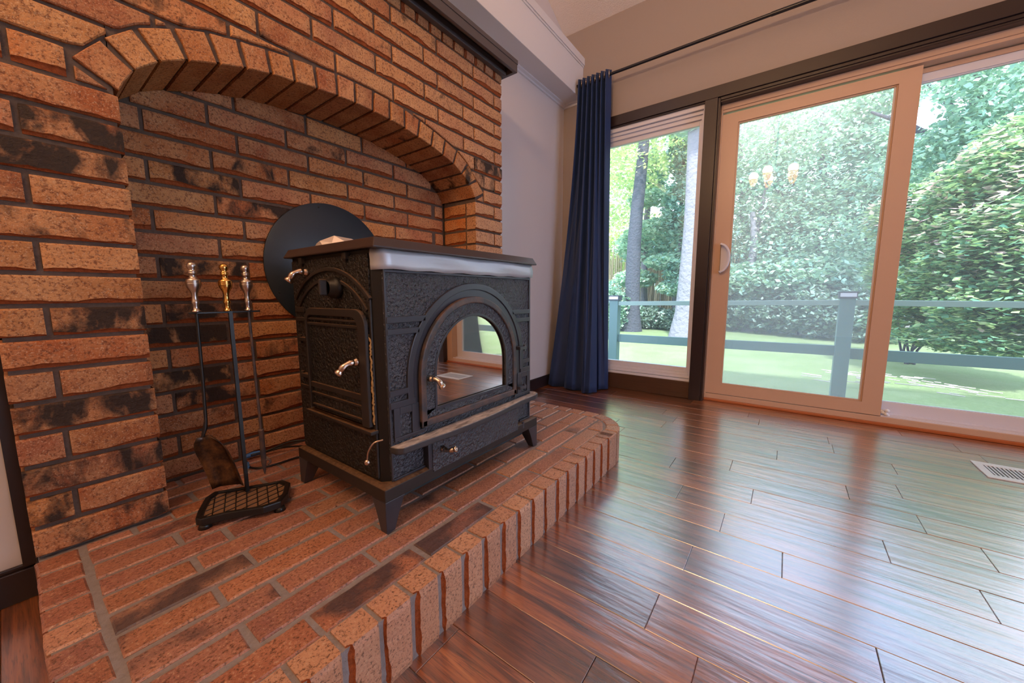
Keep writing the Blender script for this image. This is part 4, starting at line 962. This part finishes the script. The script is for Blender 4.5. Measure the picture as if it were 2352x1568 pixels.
# ------------------------------------------------------------------ chandelier (seen reflected in the door glass)
cxn = (-.92, .29, 2.41)
ch = empty('chandelier', cxn, 'five-shade warm chandelier hanging behind the viewpoint, mirrored in the door glass', 'chandelier')
MB().tube([(cxn[0], cxn[1], cxn[2]+.10), (cxn[0], cxn[1], zc(cxn[0])-.002)], .008, 8).lathe([(0, -.06), (.03, -.04), (.045, 0), (.02, .05), (.012, .10)], cxn, (0, 0, 1), 16).obj('stem', M['rod'], ch)
for i in range(5):
    a = 2*PI*i/5+.3; ex, ey = cxn[0]+.27*math.cos(a), cxn[1]+.27*math.sin(a)
    ar = MB().tube(bezier([cxn, (cxn[0]+.14*math.cos(a), cxn[1]+.14*math.sin(a), cxn[2]-.05), (ex, ey, cxn[2]-.02), (ex, ey, cxn[2]+.02)], 10), .006, 8).obj('arm', M['rod'], ch)
    MB().lathe([(.025, 0), (.035, .02), (.062, .10)], (ex, ey, cxn[2]+.02), (0, 0, 1), 18).obj('lamp_shade', M['shade'], ch)
    L_ = bpy.data.lights.new('bulb', 'POINT'); L_.energy = LAMP_W; L_.color = (1, .62, .34); L_.shadow_soft_size = .06
    lo_ = bpy.data.objects.new('bulb', L_); COL.objects.link(lo_); lo_.location = (ex, ey, cxn[2]+.16)

# ------------------------------------------------------------------ outside
GZ = -.35
def gz(x, y): return GZ + .10*math.sin(x*.35+y*.3)*.5
n = 40; vs = []; fs = []
for j in range(n+1):
    for i in range(n+1):
        x = 3.2 + 60*(i/n)**1.6; y = -40 + 80*j/n
        mound = .10*math.exp(-((x-6.4)**2/.8 + (y+1.05)**2/.5)) + .6*max(0, (x-20)/40)
        vs.append((x, y, GZ+mound))
fs = [(j*(n+1)+i, j*(n+1)+i+1, (j+1)*(n+1)+i+1, (j+1)*(n+1)+i) for j in range(n) for i in range(n)]
lw = MB().add(vs, fs, 0, True).obj('ground', M['grass'], None); tag(lw, kind='structure')
struct('trim_7', MB().box((XG+.12, Y0-.1, -.5), (XG+.16, 4, .0)), M['extw'])
# fence
fe = empty('yard_fence', (4.95, .6, GZ), 'green painted wooden rail fence with capped posts outside the windows', 'fence')
FX = 4.9
for (y0, y1) in ((1.835, 1.952), (-.532, -.415), (-3.0, -2.883)):
    p_ = MB().box((FX-.012, y0, GZ-.02), (FX+.105, y1, .735 if y0 < 0 else .70)).obj('post', M['fence'], fe, .004)
    zt = .735 if y0 < 0 else .70
    MB().box((FX-.024, y0-.014, zt), (FX+.117, y1+.014, zt+.012)).box((FX-.024, y0-.014, zt+.058), (FX+.117, y1+.014, zt+.070)).box((FX-.020, y0-.010, zt+.01), (FX+.113, y1+.010, zt+.060)).obj('post_cap', M['cap'], fe, .003)
    MB().box((FX-.023, y0-.002, zt+.018), (FX-.018, y1+.002, zt+.054)).obj('cap_lens', M['capw'], fe)
for (y0, y1) in ((-.415, 1.835), (-2.883, -.532), (1.952, 4.2)):
    MB().prism([(y0, .160), (y1, .138), (y1, .242), (y0, .262)], 0, FX+.03, FX+.07).obj('lower_rail', M['fence'], fe, .003)
    z0_, z1_ = (.668, .634) if y0 > -1 else (.652, .668)
    MB().prism([(y0, z0_), (y1, z1_), (y1, z1_+.053), (y0, z0_+.053)], 0, FX+.0, FX+.09).obj('top_rail', M['fencet'], fe, .003)
# leaves
RN = np.random.RandomState(5)
def leaf_cloud(name, blobs, n, size, m, parent, flat=.5, tint=(0, 1), shell=.55, elong=1.7, tb=0):
    """blobs=[(x,y,z,rx,ry,rz)]; leaf = small folded diamond of two triangles"""
    B = np.array(blobs, float); vol = B[:, 3]*B[:, 4]*B[:, 5]; w = vol**.75; w /= w.sum()
    k = RN.choice(len(B), n, p=w); d = RN.normal(size=(n, 3)); d /= np.linalg.norm(d, axis=1)[:, None]
    # lumps
    rr = shell + (1-shell)*RN.rand(n)**.6
    rr *= 1 + .22*np.sin(d[:, 0]*7+k)*np.sin(d[:, 1]*6+1.3*k)*np.sin(d[:, 2]*8)
    c = B[k, :3] + d*rr[:, None]*B[k, 3:]
    nrm = RN.normal(size=(n, 3)); nrm[:, 2] = np.abs(nrm[:, 2]) + flat*2; nrm /= np.linalg.norm(nrm, axis=1)[:, None]
    a = RN.normal(size=(n, 3)); a -= (a*nrm).sum(1)[:, None]*nrm; a /= np.linalg.norm(a, axis=1)[:, None]; b = np.cross(nrm, a)
    s = size*(.6+.8*RN.rand(n))[:, None]
    V = np.empty((n, 4, 3)); V[:, 0] = c - a*s*elong/2; V[:, 1] = c - b*s/2 - nrm*s*.1; V[:, 2] = c + a*s*elong/2; V[:, 3] = c + b*s/2 - nrm*s*.1
    me = bpy.data.meshes.new(name); me.vertices.add(n*4); me.vertices.foreach_set('co', V.reshape(-1))
    me.loops.add(n*4); me.loops.foreach_set('vertex_index', np.arange(n*4, dtype=np.int32)); me.polygons.add(n)
    me.polygons.foreach_set('loop_start', np.arange(0, n*4, 4, dtype=np.int32)); me.polygons.foreach_set('loop_total', np.full(n, 4, dtype=np.int32))
    me.update(); at = me.attributes.new('tint', 'FLOAT', 'FACE')
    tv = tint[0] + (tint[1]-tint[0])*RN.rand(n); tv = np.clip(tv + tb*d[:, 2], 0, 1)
    at.data.foreach_set('value', tv.astype(np.float32))
    o = link(name, me, m, parent); o['kind'] = 'stuff'; return o
def tree(label, base, top, r, crown, n, size, lm, bm='bark', name='tree', branches=(), group=None, **kw):
    t = empty(name, base, label, 'tree', group)
    b, tp_ = Vector(base), Vector(top); side = Vector((R.uniform(-.1, .1), R.uniform(-.1, .1), 0))
    pts = bezier([b, b.lerp(tp_, .35)+side, b.lerp(tp_, .7)-side*.6, tp_], 12)
    MB().tube(pts, [r*(1.35 if i == 0 else 1-.6*i/12) for i in range(13)], 12).obj('trunk', M[bm], t)
    for (f, dx, dy, dz, rb_) in branches:
        p0 = b.lerp(tp_, f); p1 = p0 + Vector((dx, dy, dz)); MB().tube(bezier([p0, p0.lerp(p1, .5)+Vector((0, 0, .15*dz)), p1], 8), [rb_*(1-.8*i/8) for i in range(9)], 8).obj('branch', M[bm], t)
    if n: leaf_cloud('foliage', crown, n, size, M[lm], t, **kw)
    return t
# pixel ray helper only used to place things at chosen real distances
def at(px, py, X):
    d = r_*((px-1176)/F_PX) - u_*((py-784)/F_PX) + fwd; t = X/d.x; return (X, d.y*t, CAM_H + d.z*t)
def AT(px, py, X): return at(px, py, X)
# --- seen through the left window
p = AT(1452, 700, 11.5); q = AT(1484, 320, 11.3); q2 = (q[0]-.1, q[1], q[2]+2.5)
tree('tall dark-barked leaning tree at the left of the left window', (p[0], p[1], GZ), q2, .24, [(*AT(1430, 330, 11.5), 1.8, 2.2, 1.3), (*AT(1500, 300, 12.5), 1.6, 1.8, 1.2), (*AT(1400, 450, 12.5), 1.5, 1.6, 1.1), (*AT(1460, 290, 12), 1.2, 1.5, .7)], 9000, .07, 'leafy', 'barkd', tint=(.2, .95))
p = AT(1483, 640, 13.5); q = AT(1500, 300, 13.5)
tree('slender grey tree just right of the leaning tree', (p[0], p[1], GZ), (q[0], q[1], q[2]+2), .13, [(*AT(1500, 400, 13.5), .6, .5, .8), (*AT(1500, 560, 14), 1.0, 1.3, .8)], 6000, .10, 'leafg', 'bark', tint=(.3, 1))
p = AT(1570, 745, 10.0); q = AT(1600, 300, 9.8)
tree('thick pale-barked tree at the right edge of the left window', (p[0], p[1]-.05, GZ), (q[0], q[1]-.05, q[2]+3), .30, [(*AT(1620, 240, 10), 1.2, 1.2, .6)], 2500, .10, 'leafg', 'barkl', tint=(.2, .9))
for i, px in enumerate((1563, 1576)):
    p = AT(px, 700, 12.2); q = AT(px+4, 290, 12.2)
    tree(('thin dark pine left of the pale tree, farther from it', 'thin dark pine left of the pale tree, nearest to it')[i], (p[0], p[1], GZ), (q[0], q[1], q[2]+2), .055, [(*AT(px-2, 340, 12.2), .35, .35, .9), (*AT(px-4, 480, 12.2), .5, .5, 1.0), (*AT(px, 620, 12.2), .5, .5, .7)], 3500, .08, 'leafg', 'barkd', tint=(0, .6))
tree('broad yellow-green tree filling the view behind the bamboo', (19, 5.2, GZ), (19, 5.0, 5), .25, [(*AT(1410, 420, 17.5), 1.8, 1.8, 1.8), (*AT(1450, 560, 18), 2.4, 2.4, 1.6), (*AT(1540, 570, 18), 2.2, 2.2, 1.4), (*AT(1385, 600, 17), 2, 2, 1.5), (*AT(1440, 380, 18), 1.8, 1.8, .9)], 17000, .095, 'leafy', 'bark', tint=(.25, 1))
tree('mid-green tree with drooping boughs over the fence post, left window', (12.9, 2.9, GZ), (12.9, 2.9, 3.2), .08, [(*AT(1520, 520, 12.5), .7, .9, .28), (*AT(1540, 600, 12.5), .8, .8, .25), (*AT(1500, 455, 12.7), .6, .8, .25), (*AT(1555, 660, 12.4), .7, .6, .25), (*AT(1460, 640, 12.6), .8, .7, .3)], 9000, .08, 'leafg', 'bark', tint=(.3, 1))
# bamboo thicket: countless stalks
bb = MB(); rq = random.Random(9)
for i in range(420):
    px = rq.uniform(1380, 1575) if i < 300 else rq.uniform(1575, 1760); X = rq.uniform(14.2, 16.5); x, y, _ = AT(px, 700, X); hgt = rq.uniform(1.6, 3.2)
    bb.tube([(x, y, GZ), (x+rq.uniform(-.15, .15), y+rq.uniform(-.15, .15), GZ+hgt)], rq.uniform(.012, .028), 4, caps=False)
o = bb.obj('bamboo_thicket', M['bamboo'], None); tag(o, 'thicket of dry bamboo stalks along the edge of the lawn', 'bamboo', kind='stuff')
def shrub(label, x, y, rx, rz, n, lm, size=.06, tint=(0, 1), group=None, ry=None, sub=5, z=GZ):
    t = empty('shrub', (x, y, z), label, 'shrub', group)
    st = MB()
    for k in range(4): st.tube([(x+.04*k-.06, y, z), (x+R.uniform(-.5, .5)*rx, y+R.uniform(-.5, .5)*(ry or rx), z+rz*1.2)], .014, 5)
    st.obj('stem', M['barkd'], t)
    bl = [(x, y, z+rz, rx, ry or rx, rz)] + [(x+R.uniform(-.6, .6)*rx, y+R.uniform(-.6, .6)*(ry or rx), z+rz*R.uniform(.8, 1.5), rx*.5, (ry or rx)*.5, rz*.5) for _ in range(sub)]
    leaf_cloud('foliage', bl, n, size, M[lm], t, tint=tint); return t
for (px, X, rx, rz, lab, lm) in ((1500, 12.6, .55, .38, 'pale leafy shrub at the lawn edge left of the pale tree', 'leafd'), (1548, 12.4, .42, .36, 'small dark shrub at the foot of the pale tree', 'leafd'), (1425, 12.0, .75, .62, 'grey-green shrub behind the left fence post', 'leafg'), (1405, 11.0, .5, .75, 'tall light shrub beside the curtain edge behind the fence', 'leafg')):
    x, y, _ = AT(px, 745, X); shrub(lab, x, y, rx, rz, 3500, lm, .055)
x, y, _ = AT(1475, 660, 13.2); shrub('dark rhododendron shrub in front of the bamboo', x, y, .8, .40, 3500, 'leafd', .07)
# --- through the sliding door: dense blue-green trees
tr_specs = [
 ('leafy tree at the left of the sliding door view', (1715, 16.0), 1700, [(1740, 350, 15.5, 2.4, 2.4, 1.2), (1720, 480, 15.5, 2.4, 2.4, 1.6), (1700, 600, 16, 2.2, 2.2, 1.2)]),
 ('tall leafy tree in the middle of the sliding door view', (1800, 15.5), 1780, [(1840, 330, 15, 2.2, 2.2, 1.1), (1830, 430, 15, 2.6, 2.6, 1.7), (1810, 570, 15, 2.4, 2.4, 1.4)]),
 ('leafy tree left of the tall fence post, behind the lawn', (1880, 15.0), 1890, [(1915, 470, 14.5, 1.5, 1.5, .9), (1900, 560, 14.5, 2.2, 2.2, 1.3)]),
 ('thin open-crowned tree at the right of the sliding door view', (1990, 15.0), 2000, [(2020, 230, 14, .9, .9, .6), (1985, 330, 14, .8, .8, .5), (2040, 400, 14, 1.0, 1.0, .9)])]
for lab, (bpx, bX), tpx, cl in tr_specs:
    b_ = AT(bpx, 760, bX); crown = [(*AT(px, py, X), rx, ry, rz) for px, py, X, rx, ry, rz in cl]; q = AT(tpx, 260, bX)
    tree(lab, (b_[0], b_[1], GZ), (q[0], q[1], q[2]), .17, crown, 15000 if 'thin' not in lab else 6000, .075, 'leafg', 'bark', shell=.35, branches=[(.5, -.3, 1.4, 1.4, .06), (.6, .2, -1.5, 1.3, .06)])
tree('low-branched tree standing over the undergrowth left of the fence post', (13.6, 1.2, GZ), (14.0, .7, 4.5), .10, [(*AT(1770, 640, 13.4), 1.3, 1.6, .6), (*AT(1860, 640, 13.2), 1.3, 1.5, .6)], 14000, .09, 'leafg', 'bark', shell=.3)
p = AT(1722, 745, 13.4)
tree('pale stub trunk rising from the undergrowth behind the sliding door', (p[0], p[1], GZ), (p[0]+.1, p[1]+.15, 3.2), .17, [], 0, .1, 'leafg', 'barkl')
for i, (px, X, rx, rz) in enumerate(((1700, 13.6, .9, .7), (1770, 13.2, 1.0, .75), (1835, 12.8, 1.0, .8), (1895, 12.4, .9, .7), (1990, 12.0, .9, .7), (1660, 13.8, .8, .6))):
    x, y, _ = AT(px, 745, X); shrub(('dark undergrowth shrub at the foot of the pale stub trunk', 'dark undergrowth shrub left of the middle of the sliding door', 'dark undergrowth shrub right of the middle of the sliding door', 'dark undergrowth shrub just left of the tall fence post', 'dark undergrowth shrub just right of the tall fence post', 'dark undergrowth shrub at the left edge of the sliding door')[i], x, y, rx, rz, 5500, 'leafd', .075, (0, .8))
# --- right pane: oak behind, blossoming shrub in front
b_ = AT(2230, 720, 11.5); q = AT(2255, 60, 11.0)
tree('dark forked oak behind the blossoming bush', (b_[0], b_[1], GZ), q, .26, [(*AT(2300, 150, 10.5), .9, .8, .35), (*AT(2330, 190, 10.0), 1.0, .9, .6), (*AT(2330, 120, 10), 1.2, 1.1, .5), (*AT(2200, 320, 10.8), .9, .8, .35), (*AT(2170, 360, 10.8), 1.1, .9, .55), (*AT(2255, 330, 10.5), .9, .8, .7), (*AT(2320, 280, 10), .9, .8, .6), (*AT(2150, 400, 11), .9, .9, .5)], 12000, .056, 'leafg', 'barkd',
     branches=[(.55, -.2, 1.6, 1.6, .11), (.62, .2, .9, 1.8, .09), (.7, -.4, -1.4, .9, .07), (.5, .1, -1.8, 1.2, .06)], tint=(0, .85), flat=.3)
BX, BYY = 7.9, -2.55
bu = empty('blossoming_bush', (BX, BYY, GZ), 'big spreading bush with pink-tipped leaves beyond the fixed door pane', 'bush')
st = MB()
for k in range(7):
    a = k*.9; bx_, by2 = AT(2080, 850, 8.6)[0]+R.uniform(-.06, .06), AT(2080, 850, 8.6)[1]+R.uniform(-.10, .10)
    st.tube(bezier([(bx_, by2, GZ), (bx_+.1*math.cos(a), by2+.12*math.sin(a), .0), (bx_-.4+.5*math.cos(a), by2-.3+.6*math.sin(a), .9)], 8), [.022*(1-.5*i/8) for i in range(9)], 6)
st.obj('stem', M['barkd'], bu)
bl = []
for (px, py, X, r1, rz) in ((2085, 500, 8.4, .50, .38), (2075, 620, 8.4, .50, .36), (2090, 730, 8.3, .50, .30), (2160, 540, 8.0, .65, .45), (2150, 670, 7.9, .65, .42), (2200, 770, 7.6, .62, .22), (2250, 500, 7.6, .72, .55), (2250, 640, 7.4, .75, .5), (2330, 420, 7.3, .70, .55), (2340, 560, 7.0, .75, .6), (2330, 700, 6.8, .70, .42), (2300, 780, 6.8, .55, .22), (2360, 330, 7.6, .5, .35), (2130, 460, 8.3, .4, .3), (2420, 600, 6.8, .8, .8)):
    c = AT(px, py, X); bl.append((*c, r1, r1, rz))
leaf_cloud('foliage', bl, 62000, .050, M['leafb'], bu, flat=1.3, shell=.45, tint=(0, .93), tb=.10, elong=1.9)
leaf_cloud('blossom', [(b[0], b[1], b[2]+.1, b[3], b[4], b[5]) for b in bl[:1]+bl[3:4]+bl[6:7]+bl[8:10]], 1500, .055, M['leafb'], bu, flat=1.2, shell=.85, tint=(.97, 1))
# woodland edge far behind
for i, (px, X, s) in enumerate(((1390, 24, 4.2), (1640, 25, 3.0), (1760, 24, 4.2), (1900, 23, 4.2), (2080, 22, 3.2), (2300, 20, 3.6))):
    b_ = AT(px, 760, X); lab = ('far hazy tree behind the curtain edge', 'far hazy tree behind the pale trunk', 'far hazy tree left in the sliding door', 'far hazy tree right in the sliding door', 'far hazy tree in the gap by the door stile', 'far hazy tree behind the oak')[i]
    zt_ = 2.2 if i < 4 else 1.4
    tree(lab, (b_[0], b_[1], GZ), (b_[0], b_[1], zt_+1), .22, [(b_[0], b_[1], zt_-1.6, s, s, 1.9), (b_[0], b_[1]+1, zt_, s*.7, s*.7, 1.0 if i < 4 else .8), (b_[0], b_[1]-1, zt_+.4, s*.6, s*.6, .8 if i < 4 else .6)], 12000, .13, 'leafy' if i in (0, 1) else 'leafg', 'bark', shell=.5, tint=(.2, 1))
# trees past the curtain, out of the photograph's sight but part of the same wood
for i, (x, y) in enumerate(((14, 9.5), (16, 14), (12, 15))):
    tree(('leafy tree of the wood beyond the curtain, nearest', 'leafy tree of the wood beyond the curtain, farthest', 'leafy tree of the wood beyond the curtain, leftmost')[i], (x, y, GZ), (x, y, 4.5), .2, [(x, y, 1.6, 2.4, 2.4, 1.9), (x, y+.5, 3.8, 2.0, 2.0, 1.3)], 9000, .11, 'leafy', 'bark', shell=.4, tint=(.2, 1))
# sticks on the lawn mound
sk = MB()
for i in range(70):
    x = 6.3+rq.gauss(0, .28); y = -1.15+rq.gauss(0, .45); a = rq.uniform(-.4, .4)+PI/2; l = rq.uniform(.06, .22)
    z = GZ+.10*math.exp(-((x-6.4)**2/.8 + (y+1.05)**2/.5))+.012
    sk.tube([(x, y, z), (x+l*math.cos(a), y+l*math.sin(a), z+.006)], .006, 4)
o = sk.obj('stick_litter', M['stick'], None); tag(o, 'scatter of dry sticks on the low grass mound', 'sticks', kind='stuff')
print('objects', len(bpy.data.objects), 'bricks', len([o for o in FP.children if o.name.startswith('brick')]), 'hearth', len(HE.children), 'planks', nplank)
